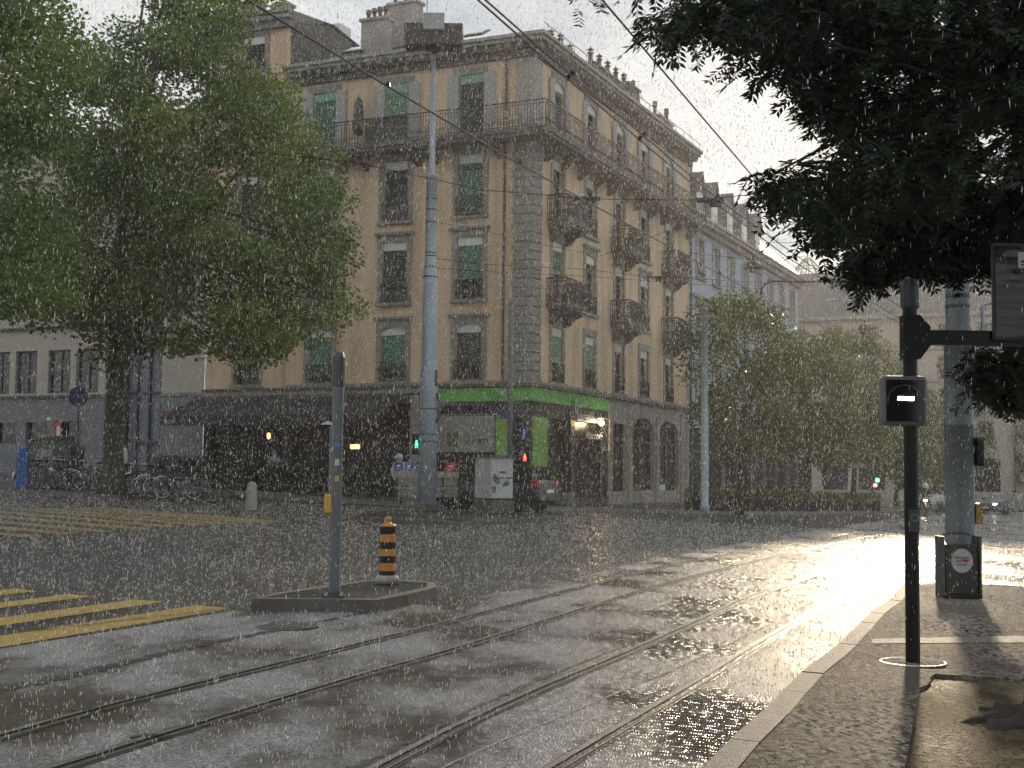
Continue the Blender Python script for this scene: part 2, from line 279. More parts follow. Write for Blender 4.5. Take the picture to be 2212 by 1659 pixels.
def kerb_stones(parent, outer, inner, h0, h1, ln, seed=1):
    rnd = random.Random(seed); fo, fi = [Vector((*p, 0)) for p in catmull([(*p, 0) for p in outer], 12) for p in [(p.x, p.y)]], [Vector((*p, 0)) for p in catmull([(*p, 0) for p in inner], 12) for p in [(p.x, p.y)]]
    acc = 0; start = 0
    for i in range(1, len(fo)):
        acc += (fo[i] - fo[i - 1]).length
        if acc >= ln or i == len(fo) - 1:
            a, b, c, d = fo[start], fo[i], fi[i], fi[start]; g = 0.006 / max(acc, .05); j = rnd.uniform(-.004, .004)
            q = [a.lerp(b, g), a.lerp(b, 1 - g), d.lerp(c, 1 - g), d.lerp(c, g)]
            top = [onz(p.x, p.y, h1 + j) for p in q]; bot = [onz(p.x, p.y, h0) for p in q]
            MB().add(top + bot, [(0, 1, 2, 3), (0, 4, 5, 1), (1, 5, 6, 2), (2, 6, 7, 3), (3, 7, 4, 0)]).build('kerb_stone', M_KERB, parent)
            start = i; acc = 0
kerb_stones(pv, KB[1:15], KI[1:15], -0.05, 0.105, 0.95)
st = off(KI, 0.0)
a0, a1, b0, b1 = G(1885, 1391, .1), G(1882, 1381, .1), G(2230, 1389, .1), G(2230, 1374, .1)
ms = MB(); ms.add([p + Vector((0, 0, .006)) for p in (a0, b0, b1, a1)], [(0, 1, 2, 3)]); ms.build('stone_strip', M_KERB, pv)
# the far pavement along the houses
FK = [G(*p) for p in [(-420, 1040), (-150, 1052), (0, 1063), (273, 1081), (330, 1079), (486, 1069), (605, 1078), (753, 1087), (900, 1094), (1000, 1098), (1100, 1104), (1180, 1104), (1300, 1106), (1420, 1108), (1566, 1112), (1838, 1110), (1960, 1103), (2050, 1096), (2120, 1090)]]
FKo = [(p.x, p.y) for p in FK]; FKi = [(x - (0.05 if i < 8 else .02), y + 0.28) for i, (x, y) in enumerate(FKo)]
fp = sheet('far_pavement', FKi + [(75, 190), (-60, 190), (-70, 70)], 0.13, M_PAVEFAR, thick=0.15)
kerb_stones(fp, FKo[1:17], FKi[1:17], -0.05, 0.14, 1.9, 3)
# traffic islands
def island(label, pts, h=0.14):
    poly = [(p.x, p.y) for p in pts]; c = sum((Vector(p) for p in poly), Vector((0, 0))) / len(poly)
    inn = [tuple(Vector(p) + (c - Vector(p)).normalized() * 0.16) for p in poly]
    r = tag(place('traffic_island', None, None, onz(c.x, c.y)), label, 'traffic island'); inv = -r.location
    mb = MB(); n = len(poly); T = [onz(*p, h - .006) + inv for p in inn]; mb.add(T, [tuple(range(n))]); mb.build('island_surface', M_ASPHALT, r)
    for i in range(n):
        j = (i + 1) % n; q = [poly[i], poly[j], inn[j], inn[i]]; ln = (Vector(poly[j]) - Vector(poly[i])).length; m_ = max(1, round(ln / 1.1))
        for k in range(m_):
            f = lambda a, b, t: Vector(a).lerp(Vector(b), t)
            t0, t1 = k / m_ + .004, (k + 1) / m_ - .004
            qq = [f(q[0], q[1], t0), f(q[0], q[1], t1), f(q[3], q[2], t1), f(q[3], q[2], t0)]
            T = [onz(p.x, p.y, h) + inv for p in qq]; B = [onz(p.x, p.y, -.05) + inv for p in qq]
            MB().add(T + B, [(0, 1, 2, 3), (0, 4, 5, 1), (1, 5, 6, 2), (2, 6, 7, 3), (3, 7, 4, 0)]).build('kerb_stone', M_STONED, r)  # dark stone for wet kerbs, with the shade on their fronts painted in
    return r
island('small raised traffic island carrying the bare pole and the striped beacon', [G(*p, .14) for p in [(543, 1293), (700, 1294), (815, 1296), (880, 1284), (943, 1268), (938, 1258), (880, 1253), (800, 1253), (700, 1264), (600, 1280)]])
island('kerbed refuge under the tall floodlight mast', [G(*p, .14) for p in [(757, 1114), (870, 1122), (1000, 1126), (1100, 1124), (1185, 1117), (1175, 1109), (1060, 1103), (900, 1100), (780, 1104)]])
# zebra crossings
def zc(x, y): return G(x * .27345, 1036.9 + .27345 * y)
cz = tag(place('crosswalk', None), kind='structure')
T = [((1560, 990), (1840, 1015)), ((1060, 945), (1300, 965)), ((530, 905), (735, 920)), ((120, 858), (295, 880)), ((-180, 828), (-40, 846))]
Dn = (zc(0, 1325) - zc(1840, 1015)).normalized()
for a, b in T:
    a, b = zc(*a), zc(*b); q = [a, b, b + Dn * 5.2, a + Dn * 5.2]; MB().add([onz(p.x, p.y, .004) for p in q], [(0, 1, 2, 3)]).build('stripe', M_YELLOW, cz)
cf = tag(place('crosswalk', None), kind='structure')
tips = [(310, 445), (630, 425), (910, 405), (1190, 385), (1450, 368), (1680, 352), (1900, 345), (2090, 335), (2230, 326)]
A0, A1 = zc(640, 218), zc(2090, 335); Dn2 = (A0 - A1)
for x, y in tips:
    b = zc(x, y); a = zc(x - 140, y + 8); q = [a, b, b + Dn2, a + Dn2]; MB().add([onz(p.x, p.y, .004) for p in q], [(0, 1, 2, 3)]).build('stripe', M_YELLOWD, cf)
# the rougher, paler tram lane
sheet('tram_lane', [(p.x, p.y) for p in [G(*q) for q in [(-700, 1480), (0, 1402), (270, 1360), (541, 1314), (700, 1316), (850, 1314), (960, 1298), (1168, 1268), (1364, 1218), (1642, 1166), (1858, 1130), (1954, 1119), (2114, 1106), (2260, 1098), (2260, 1175), (2114, 1200), (1990, 1245), (1940, 1290), (1870, 1340), (1790, 1422), (1640, 1566), (1551, 1655)]]] + [(.2, 4.6), (-.75, .5), (-1.7, -4), (-9, -4)], .004, M_LANE)
# tram rails
RAILS = [[(0, 1591), (190, 1538), (352, 1496), (778, 1391), (973, 1342), (1168, 1291), (1364, 1240.5), (1520, 1207), (1642, 1188), (1858, 1148), (1954, 1136), (2114, 1121), (2212, 1114)],
         [(123, 1659), (323.5, 1596.4), (548.4, 1528), (778, 1459.4), (973, 1404.5), (1168, 1344), (1336, 1291), (1481, 1250), (1642, 1211), (1858, 1163), (1954, 1148), (2114, 1129), (2212, 1120)],
         [(813, 1659), (973, 1576.4), (1168, 1486.6), (1364, 1404.6), (1520, 1336), (1642, 1281.5), (1858, 1211), (1954, 1190), (2114, 1158), (2212, 1140)],
         [(1192, 1659), (1364, 1557), (1520, 1465), (1642, 1389), (1858, 1264), (1954, 1221), (2114, 1176), (2212, 1152)]]
RL = ['outermost tram rail, nearest the striped beacon', 'second tram rail counted from the striped beacon', 'third tram rail counted from the striped beacon', 'tram rail nearest the kerb of the near pavement']
for R, lab in zip(RAILS, RL):
    pts = [G(*p) for p in R]; d0 = (pts[0] - pts[1]).normalized(); d1 = (pts[-1] - pts[-2]).normalized()
    pts = [pts[0] + d0 * 9] + pts + [pts[-1] + d1 * 40]; c = catmull(pts, 10)
    r = tag(place('tram_rail', None), lab, 'rail', 'tram rails in the roadway')
    def strip(name, o0, o1, h, material, jit=0.0):
        vs = []; rr = random.Random(len(lab) + int(o0 * 100))
        for i, p in enumerate(c):
            t = (c[min(i + 1, len(c) - 1)] - c[max(i - 1, 0)]); t.z = 0; t.normalize(); nn = Vector((t.y, -t.x, 0))
            for o_ in (o0 + rr.uniform(-jit, jit), o1 + rr.uniform(-jit, jit)): q = p + nn * o_; vs.append(onz(q.x, q.y, h))
        MB().add(vs, [(2 * i, 2 * i + 1, 2 * i + 3, 2 * i + 2) for i in range(len(c) - 1)]).build(name, material, r)
    strip('joint_seal', -.05, .105, .009, M_BITUMEN, .012)
    strip('rail_head', -.024, .02, .017, M_STEEL); strip('rail_lip', .068, .08, .015, M_STEEL)
# the rough asphalt seam beside the outer track, and thin cracks between the inner rails
def seam(name, px, wd, material, jit):
    c = catmull([G(*p) for p in px], 22); vs = []; rr = random.Random(5)
    for i, p in enumerate(c):
        t = (c[min(i + 1, len(c) - 1)] - c[max(i - 1, 0)]); t.z = 0; t.normalize(); nn = Vector((t.y, -t.x, 0)); k = wd[0] + (wd[1] - wd[0]) * i / len(c)
        for s_ in (-1, 1): q = p + nn * (s_ * k * (1 + rr.uniform(-jit, jit))); vs.append(onz(q.x, q.y, .0085))
    return tag(MB().add(vs, [(2 * i, 2 * i + 1, 2 * i + 3, 2 * i + 2) for i in range(len(c) - 1)]).build(name, material), kind='structure')
seam('road_seam', [(-80, 1502), (0, 1492), (210, 1448), (420, 1398), (620, 1358), (850, 1312), (900, 1300)], (.075, .018), M_BITUMEN, .5)
seam('road_seam', [(900, 1700), (1000, 1640), (1330, 1500), (1560, 1400), (1760, 1300)], (.008, .008), M_STONE, .4)
seam('road_seam', [(700, 1690), (813, 1640), (1000, 1545), (1160, 1472), (1350, 1396)], (.03, .012), M_BITUMEN, .9)
seam('road_seam', [(-60, 1375), (0, 1372), (300, 1338), (520, 1312)], (.012, .008), M_BITUMEN, .5)
mh = MB(); c = G(600, 1352); mh.lathe([(0.40, .0), (0.40, .006), (0.30, .006), (0.30, .009), (0.0, .009)], 28); tag(mh.build('manhole_cover', M_DGREY, None, loc=c), 'round manhole cover in the roadway in front of the small island', 'manhole cover')
# ================================================================== BUILDINGS
MC = {}
def cm(key, fn):
    if key not in MC: MC[key] = fn()
    return MC[key]
def wall_cells(mb, fr, u0, u1, z0, z1, ops, depth=0.25):
    ops = [o for o in ops if o[0] >= u0 - 1e-6 and o[1] <= u1 + 1e-6]
    us = sorted(set([u0, u1] + [min(max(x, u0), u1) for o in ops for x in o[:2]])); zs = sorted(set([z0, z1] + [min(max(x, z0), z1) for o in ops for x in o[2:4]]))
    for a, b in zip(us, us[1:]):
        for c, d in zip(zs, zs[1:]):
            if b - a < 1e-4 or d - c < 1e-4: continue
            mu, mz = (a + b) / 2, (c + d) / 2
            if any(o[0] < mu < o[1] and o[2] < mz < o[3] for o in ops): continue
            mb.quad(fr(a, 0, c), fr(b, 0, c), fr(b, 0, d), fr(a, 0, d))
    for a, b, c, d in ops:
        for p, q, r_, s_ in (((a, c), (a, d), 0, 0), ((b, c), (b, d), 0, 0), ((a, c), (b, c), 0, 0), ((a, d), (b, d), 0, 0)):
            mb.quad(fr(p[0], 0, p[1]), fr(q[0], 0, q[1]), fr(q[0], -depth, q[1]), fr(p[0], -depth, p[1]))
def railing_mesh(mb, p, q, h, gap=0.12, r=0.011, belly=False):
    p, q = Vector(p), Vector(q); n = max(2, int((q - p).length / gap)); up = Vector((0, 0, 1))
    mb.bar(p + up * h, q + up * h, r * 2.2, 5); mb.bar(p + up * .07, q + up * .07, r * 1.5, 4); mb.bar(p + up * (h - .14), q + up * (h - .14), r * 1.2, 4)
    for i in range(n + 1):
        a = p.lerp(q, i / n); mb.bar(a + up * .02, a + up * h, r * (1.8 if i in (0, n) else 1), 4, cap=False)
        if i < n: b = p.lerp(q, (i + .5) / n); mb.bar(a + up * .12, b + up * .34, r * .8, 3, cap=False); mb.bar(b + up * .34, p.lerp(q, (i + 1) / n) + up * .12, r * .8, 3, cap=False)
def window(parent, loc, rz, w, h, sw=.24, lint=.32, cornice=True, val=.36, blind=None, rail=.85, arch=0.0, stone=None, pane=None, sill=True, shutters=False, valm=None, name='window', frm=None):
    stone = stone or M_STONE; pane = pane or M_GLASS
    def f_sur():
        mb = MB(); x = w / 2
        if sw:
            for s_ in (-1, 1): mb.bb((s_ * x, -.05, 0), (s_ * (x + sw), .02, h))
            if arch:
                pts = [(-x + 2 * x * i / 8, h - arch + arch * math.sin(math.pi * i / 8)) for i in range(9)]
                mb.prismxz(pts + [(x + sw, h - arch), (x + sw, h + lint), (-x - sw, h + lint), (-x - sw, h - arch)], -.055, .02)
            else: mb.bb((-x - sw, -.055, h), (x + sw, .02, h + lint))
            if cornice: mb.bb((-x - sw - .1, -.17, h + lint), (x + sw + .1, .02, h + lint + .1)); mb.bb((-x - sw - .04, -.1, h + lint - .07), (x + sw + .04, .0, h + lint))
        if sill: mb.bb((-x - sw - .03, -.15, -.13), (x + sw + .03, .2, 0))
        else: mb.bb((-x, .0, -.02), (x, .2, .01))
        return mb.mesh('window', stone)
    o = place(name, cm(('sur', w, h, sw, lint, cornice, arch, stone.name, sill), f_sur), parent, loc, rz)
    place('pane', cm(('pane', w, h, pane.name), lambda: MB().bb((-w / 2, .2, 0), (w / 2, .22, h)).mesh('pane', pane)), o)
    def f_fr():
        mb = MB(); t = .035
        for x in (-w / 2 + t, 0, w / 2 - t): mb.bb((x - t, .14, 0), (x + t, .197, h))
        for z in (t, h * .42, h * .74, h - t): mb.bb((-w / 2, .15, z - t * .7), (w / 2, .19, z + t * .7))
        return mb.mesh('casement', frm or M_STONED)
    place('casement', cm(('cas', w, h, (frm or M_STONED).name), f_fr), o)
    if val:
        place('blind_box', cm(('val', w, h, val, (valm or M_VAL).name), lambda: MB().bb((-w / 2 + .01, .03, h - val), (w / 2 - .01, .10, h - .005)).mesh('blind_box', valm or M_VAL)), o)
    if blind:
        bm_, frac = blind
        def f_b():
            mb = MB(); L_ = (h - val) * frac; n = int(L_ / .085)
            for i in range(n):
                z = h - val - .085 * i; mb.add([(-w / 2 + .03, .09, z), (w / 2 - .03, .09, z), (w / 2 - .03, .045, z - .072), (-w / 2 + .03, .045, z - .072)], [(0, 1, 2, 3)])
            mb.bb((-w / 2 + .03, .04, h - val - .085 * n - .05), (w / 2 - .03, .09, h - val - .085 * n)); return mb.mesh('blind', bm_)
        place('blind', cm(('bl', w, h, val, frac, bm_.name), f_b), o)
    if rail:
        def f_r(): mb = MB(); railing_mesh(mb, (-w / 2 - .05, -.09, 0), (w / 2 + .05, -.09, 0), rail, .10, .012); return mb.mesh('guard_rail', M_IRON)
        place('guard_rail', cm(('gr', w, rail), f_r), o)
    if shutters:
        def f_s():
            mb = MB()
            mb.bb((-.25, -.085, 0), (.25, -.058, h)); 
            for i in range(int(h / .09)): mb.add([(-.19, -.088, .1 + i * .09), (.19, -.088, .1 + i * .09), (.19, -.105, .04 + i * .09), (-.19, -.105, .04 + i * .09)], [(0, 1, 2, 3)])
            return mb.mesh('shutter', M_SHUT)
        for s_ in (-1, 1): place('shutter', cm(('sh', h), f_s), o, (s_ * (w / 2 + .27), 0, 0))
    return o
def chimney(parent, c, size, z0, z1, pots, rz=0.0, material=None, potr=.14, poth=.85, cowl=True):
    mb = MB(); mb.box((0, 0, (z0 + z1) / 2), (size[0], size[1], z1 - z0)); mb.box((0, 0, z1 + .06), (size[0] + .16, size[1] + .16, .12))
    o = mb.build('chimney', material or M_STONEL, parent, loc=(c[0], c[1], 0), rz=rz)
    for i in range(pots):
        t = 0 if pots == 1 else -size[0] / 2 + .2 + (size[0] - .4) * i / (pots - 1)
        h = poth * random.Random(i + int(c[0] * 10)).uniform(.85, 1.1)
        prof = [(potr * .9, 0), (potr, h * .1), (potr * .72, h * .16), (potr * .66, h * .6), (potr * 1.05, h * .64), (potr * .95, h * .68)]
        prof += [(potr * .55, h * .7), (potr * .55, h * .84), (potr * 1.1, h * .86), (potr * .2, h * .97), (potr * .12, h * 1.08)] if cowl else [(potr * .9, h)]
        place('chimney_pot', cm(('pot', round(h, 2), potr, cowl), lambda: MB().lathe(prof, 9).mesh('chimney_pot', M_TERRA, True)), o, (t, 0, z1 + .12))
    return o
def arch_panel(mb, fr, a, b, zs, zt, d0=0.0):       # wall filling above an arch from spring line zs to zt
    n = 14; r = (b - a) / 2
    rise = zt - zs - .12
    top = [fr(a + (b - a) * i / n, d0, zt) for i in range(n + 1)]; low = [fr(a + r - r * math.cos(math.pi * i / n), d0, zs + rise * math.sin(math.pi * i / n)) for i in range(n + 1)]
    back = [fr(a + r - r * math.cos(math.pi * i / n), -.3, zs + rise * math.sin(math.pi * i / n)) for i in range(n + 1)]
    for i in range(n): mb.quad(low[i], low[i + 1], top[i + 1], top[i]); mb.quad(low[i], low[i + 1], back[i + 1], back[i])
C0 = G(1144, 1098); TH = math.radians(24.7); RZ = math.pi / 2 - TH
EXV = Vector((math.sin(TH), math.cos(TH), 0)); EYV = Vector((-math.cos(TH), math.sin(TH), 0))
def hitL(px, py, d=0.0):                          # point on the plane local x = d (long street side facing the square)
    r_ = ray(px, py); t = ((C0 + EXV * d - O).dot(EXV)) / r_.dot(EXV); p = O + r_ * t - C0; return p.dot(EXV), p.dot(EYV), p.z + C0.z
def hitR(px, py, d=0.0):
    r_ = ray(px, py); t = ((C0 + EYV * d - O).dot(EYV)) / r_.dot(EYV); p = O + r_ * t - C0; return p.dot(EXV), p.dot(EYV), p.z + C0.z
frR = lambda u, d, z: (u, -d, z)
frL = lambda u, d, z: (-d, u, z)
HL = -math.pi / 2                                  # windows on the left front
LEN_R, LEN_L = 21.2, 11.7
bld = thing('corner_building', 'ochre corner apartment house with iron balconies above a green shop fascia', 'building', (C0.x, C0.y, 0), RZ)
WU_R, WU_L = [2.6, 6.33, 10.05, 13.6, 17.48], [2.79, 6.3, 9.9]
FL = [(5.48, 2.3), (8.78, 2.58), (12.22, 2.55), (15.62, 2.5)]
ow = 1.15
opsR = [(u - ow / 2, u + ow / 2, z, z + h) for u in WU_R for z, h in FL]; opsL = [(u - ow / 2, u + ow / 2, z, z + h) for u in WU_L for z, h in FL]
mb = MB(); wall_cells(mb, frR, 0, LEN_R, 5.2, 18.9, opsR); mb.build('wall', M_STUCCO, bld); mb = MB(); wall_cells(mb, frL, 0, LEN_L, 5.2, 18.9, opsL)
mb.build('wall', M_STUCCO, bld); mb = MB(); mb.quad((LEN_R, 0, 0), (LEN_R, LEN_L, 0), (LEN_R, LEN_L, 19.2), (LEN_R, 0, 19.2)); mb.build('wall', M_STUCCO, bld); mb = MB(); mb.quad((0, LEN_L, 0), (LEN_R, LEN_L, 0), (LEN_R, LEN_L, 19.2), (0, LEN_L, 19.2))
mb.build('wall', M_STUCCO, bld)
styL = {(0, 0): (M_BDARK, .62), (0, 1): (M_BGREEN, .72), (0, 2): (M_BGREEN, .8), (1, 0): (M_BGREEN, .62), (1, 1): (M_BDARK, .7), (1, 2): (M_BDARK, .5), (2, 0): (M_BGREEN, .95), (2, 1): (M_BDARK, .6), (2, 2): (M_BDARK, .8), (3, 0): (M_BDARK, .95), (3, 1): (M_BGREENL, .95), (3, 2): (M_BGREEN, 1.0)}
for fi, (z, h) in enumerate(FL):
    for wi, u in enumerate(WU_L):
        window(bld, (0, u, z), HL, ow, h, blind=styL[(fi, wi)], arch=.14 if fi == 0 else 0, cornice=fi in (0, 1), lint=.3 if fi < 3 else .28, rail=.8 if fi < 3 else 0, shutters=fi == 3, sill=fi < 3, valm=M_BGREENL if fi == 3 else M_VAL)
    for wi, u in enumerate(WU_R):
        bl = None
        if fi == 0 and wi in (0, 1): bl = (M_BGREENL, .55)
        elif fi == 1 and wi == 0: bl = (M_BGREEN, .45)
        elif fi == 3 and wi % 2 == 0: bl = (M_BDARK, .35)
        window(bld, (u, 0, z), 0, ow, h, blind=bl, arch=.2 if fi == 3 else 0, cornice=fi == 1 and wi % 2 == 1, rail=.8 if (fi == 0 or (fi in (1, 2) and wi % 2 == 1)) else 0, sill=fi < 3, shutters=fi == 3)
# corner stones
MB().bb((-.02, -.02, 5.43), (.80, .80, 15.05)).build('joint_backing', M_STONED, bld)
qm = cm('quoin', lambda: MB().bb((-.05, -.05, .022), (.85, .85, .35)).mesh('quoin_stone', M_STONE)); qm2 = cm('quoin2', lambda: MB().bb((-.05, -.05, .022), (.92, .92, .35)).mesh('quoin_stone', M_STONE))
for i in range(26):
    bevel(place('quoin_stone', qm if i % 2 else qm2, bld, (0, 0, 5.42 + i * .372)), .02)
qe = cm('quoin_end', lambda: MB().bb((-.62, -.05, .012), (0, .05, .40)).mesh('quoin_stone', M_STONEL))
for i in range(24): bevel(place('quoin_stone', qe, bld, (LEN_R, 0, .45 + i * .41 if i < 11 else 5.5 + (i - 11) * .41)), .02)
MB().bb((-.04, -.04, 15.6), (.8, .8, 18.55)).build('corner_pilaster', M_STONEL, bld)
# string course above the shops, cornice and gutter
def band(name, z0, z1, d, material, l0=-.0):
    mb = MB(); mb.bb((-d, -d, z0), (LEN_R + .02, .1, z1)); mb.bb((-d, .1, z0), (.1, LEN_L, z1)); return mb.build(name, material, bld)
band('string_course', 5.18, 5.3, .22, M_STONED); band('string_course', 5.3, 5.42, .13, M_STONE)
band('cornice', 18.55, 18.82, .16, M_STONED); band('cornice', 18.82, 19.05, .42, M_STONED); band('cornice', 19.05, 19.2, .62, M_STONEL); band('gutter', 19.2, 19.34, .74, M_STONEL)
mb = MB()
for i in range(42): mb.bb((.2 + i * .5, -.58, 18.86), (.36 + i * .5, -.1, 19.04))
for i in range(23): mb.bb((-.58, .3 + i * .5, 18.86), (-.1, .46 + i * .5, 19.04))
tag(mb.build('modillions', M_STONE, bld), kind='stuff')
# roof
mb = MB(); e = .55; R0, R1 = (-e, -e, 19.36), (LEN_R + .2, -e, 19.36); R2, R3 = (LEN_R + .2, LEN_L, 19.36), (-e, LEN_L, 19.36)
ra, rb = (5.2, 5.6, 21.0), (LEN_R - 2, 5.6, 21.0); rc = (5.2, LEN_L, 21.0)
mb.add([R0, R1, R2, R3, ra, rb, rc], [(0, 1, 5, 4), (0, 4, 6, 3), (1, 2, 5), (4, 5, 2, 6)]); roof = mb.build('roof', M_SLATE, bld)
mb = MB()
for i in range(1, 14):
    f = i / 14; mb.bar(Vector(R0).lerp(Vector(ra), f) + Vector((0, 0, .012)), Vector(R3).lerp(Vector(rc), f) + Vector((0, 0, .012)), .018, 4, cap=False); mb.bar(Vector(R0).lerp(Vector(ra), f) + Vector((0, 0, .012)), Vector(R1).lerp(Vector(rb), f) + Vector((0, 0, .012)), .018, 4, cap=False)
mb.build('slate_courses', M_SLATE, roof)
mb = MB(); mb.tube([(LEN_R, -.6, 19.75), (-.4, -.6, 19.75)], .018, 5)
for i in range(16): mb.bar((i * 1.4, -.6, 19.3), (i * 1.4, -.6, 19.76), .015, 4)
mb.build('snow_rail', M_STONE, roof)
for (px, py, d, wd, hh) in [(768, 108, 2.0, 1.0, .8), (1030, 72, 2.6, .9, .7)]:
    x, y, z = hitL(px, py, d); sm = MB(); s3 = Matrix.Rotation(-.5, 3, 'Y'); sm.box((x, y, z), (.9, wd, .09), M=s3); sk = sm.build('skylight', M_DGREY, roof); MB().box((x - .02, y, z + .05), (.72, wd - .16, .05), M=s3).build('pane', M_PANEL, sk)
def chim_px(d, x0, x1, y0, y1, side, pots, thick=.6, **kw):
    f = hitL if side == 'L' else hitR; a, b = f(x0, y0, d), f(x1, y1, d)
    if side == 'L': return chimney(bld, (d, (a[1] + b[1]) / 2), (abs(a[1] - b[1]), thick), min(a[2], b[2]) - .3, max(a[2], b[2]), pots, rz=math.pi / 2, **kw)
    return chimney(bld, ((a[0] + b[0]) / 2, d), (abs(a[0] - b[0]), thick), min(a[2], b[2]) - .8, max(a[2], b[2]), pots, **kw)
chim_px(2.2, 788, 840, 52, 125, 'L', 4, poth=.5, potr=.13, cowl=False); chim_px(4.0, 846, 906, 18, 85, 'L', 3, poth=.75)
chim_px(1.2, 1186, 1234, 98, 140, 'R', 3, poth=.75, potr=.16); chim_px(1.8, 1272, 1350, 150, 200, 'R', 5, poth=.85, potr=.16, material=M_STONED); chim_px(1.9, 1345, 1370, 182, 225, 'R', 2, poth=.6, material=M_STONED); chim_px(1.5, 1412, 1442, 252, 285, 'R', 2, poth=.9, cowl=False)
x, y, z = hitL(922, 60, 4.5); mb = MB(); mb.bar((x, y, 20.5), (x, y, z + 1.6), .02, 5); mb.bar((x, y - .5, z + .3), (x, y + .5, z + .3), .012, 4); mb.bar((x - .3, y - .4, z + .7), (x + .3, y + .5, z - .1), .01, 4); mb.build('antenna', M_DGREY, bld)
# downpipe
mb = MB(); mb.tube([(-.12, 1.2, 5.4), (-.12, 1.2, 15.0), (-.3, 1.18, 15.25), (-.3, 1.18, 15.6), (-.12, 1.17, 15.9), (-.12, 1.17, 18.6)], .06, 8)
for z in (6.5, 8.5, 10.5, 12.5, 14.5, 17): mb.lathe([(.075, z), (.075, z + .08)], 8, (-.12, 1.19, 0))
mb.build('downpipe', M_DGREY, bld)
mb = MB(); mb.tube([(LEN_R - .1, -.1, .5), (LEN_R - .1, -.1, 18.6)], .055, 8); mb.build('downpipe', M_DGREY, bld)
# long balcony below the top floor
mb = MB(); D = 1.0; mb.prism([(-D, -D), (LEN_R - .1, -D), (LEN_R - .1, 0), (0, 0), (0, LEN_L), (-D, LEN_L)], 15.22, 15.40); mb.prism([(-D + .07, -D + .07), (LEN_R - .16, -D + .07), (LEN_R - .16, .02), (0.02, 0.02), (.02, LEN_L), (-D + .07, LEN_L)], 15.08, 15.22)
balc = mb.build('balcony', M_STONED, bld)
mb = MB(); z = 15.40; railing_mesh(mb, (-D + .06, -D + .06, z), (LEN_R - .15, -D + .06, z), 1.05, .13, .013); railing_mesh(mb, (-D + .06, -D + .06, z), (-D + .06, LEN_L, z), 1.05, .13, .013); mb.build('railing', M_IRON, balc)
brm = cm('bracket', lambda: MB().prismxz([(0, 0), (-.82, 0), (-.82, -.16), (-.5, -.26), (-.3, -.5), (0, -.62)], -.11, .11).mesh('bracket', M_STONED))
for u in [1.2, 3.0, 4.9, 6.8, 8.5, 10.4, 12.2, 14.2, 16.2, 18.4, 20.6]: place('bracket', brm, balc, (u, 0, 15.08), math.pi / 2)
for u in [1.5, 4.4, 5.2, 7.7, 8.8, 11.2]: place('bracket', brm, balc, (0, u, 15.08), 0)
for fi, zz_ in ((1, 8.72), (2, 12.16)):
    for wi in (0, 2, 4):
        u = WU_R[wi]; hw = 1.15; mb = MB(); mb.bb((u - hw, -.95, zz_ - .16), (u + hw, 0, zz_)); mb.bb((u - hw + .06, -.89, zz_ - .28), (u + hw - .06, 0, zz_ - .16)); b_ = mb.build('balcony', M_STONED, bld)
        mb = MB()
        for p, q in (((u - hw + .04, 0, zz_), (u - hw + .04, -.9, zz_)), ((u - hw + .04, -.9, zz_), (u + hw - .04, -.9, zz_)), ((u + hw - .04, -.9, zz_), (u + hw - .04, 0, zz_))): railing_mesh(mb, p, q, .98, .09, .016)
        mb.build('railing', M_IRON, b_)
        for du in (-.75, .75): place('bracket', brm, b_, (u + du, 0, zz_ - .28), math.pi / 2)
        if (fi, wi) in ((1, 0), (2, 2), (1, 4), (2, 4)):
            for k in range(3):
                n_ = 60; r_ = random.Random(fi * 10 + wi + k); cc = np.array([[u - .8 + .7 * k + r_.uniform(-.28, .28), -.78 + r_.uniform(-.18, .1), zz_ + .22 + abs(r_.gauss(0, .2))] for _ in range(n_)]); DD = unit(RNG.normal(size=(n_, 3)) + [0, 0, .6]); SS = unit(np.cross(DD, RNG.normal(size=(n_, 3)))); V, F_, t_ = leaves(cc, DD, SS, np.full(n_, .16), np.full(n_, .08), RNG.random(n_))
                pp = MB().bb((u - 1.05 + .7 * k, -.86, zz_ + .02), (u - .55 + .7 * k, -.66, zz_ + .2)).build('planter', M_TERRA, b_); pl = place('foliage', np_mesh('foliage', V, F_, M_LEAF4, t_), pp)
# ---- shop front
mb = MB(); GF = [(9.35, 11.3, .95, 4.1), (12.0, 15.3, .95, 3.75), (16.1, 19.26, .95, 3.75)]
wall_cells(mb, frR, 8.85, LEN_R, 0.0, 5.18, [(a, b, c, 4.62 if a > 11.5 else d) for a, b, c, d in GF], .3)
arch_panel(mb, frR, 12.0, 15.3, 3.75, 4.62); arch_panel(mb, frR, 16.1, 19.26, 3.75, 4.62); mb.build('shop_wall', M_STONEL, bld)
for a, b, c, d in GF:
    t = 4.62 if a > 11.5 else d; o = MB().bb((a, .27, c), (b, .3, t)).build('shop_window', M_GLASS, bld)
    mb = MB()
    for x in (a + .05, (a + b) / 2, b - .05): mb.bb((x - .035, .2, c), (x + .035, .262, t))
    mb.bb((a, .2, 3.3), (b, .262, 3.4)); mb.build('window_frame', M_DGREY, o)
for u in (8.95, 11.65, 15.7, 19.7): bevel(MB().bb((u - .22, -.09, 0), (u + .22, .02, 4.95)).build('pilaster', M_STONEL, bld), .02)
for u in (12.9, 16.9): MB().bb((u - .45, .1, .95), (u + .45, .12, 1.25)).build('window_display', M_WHITE if u > 15 else M_DGREY, bld)
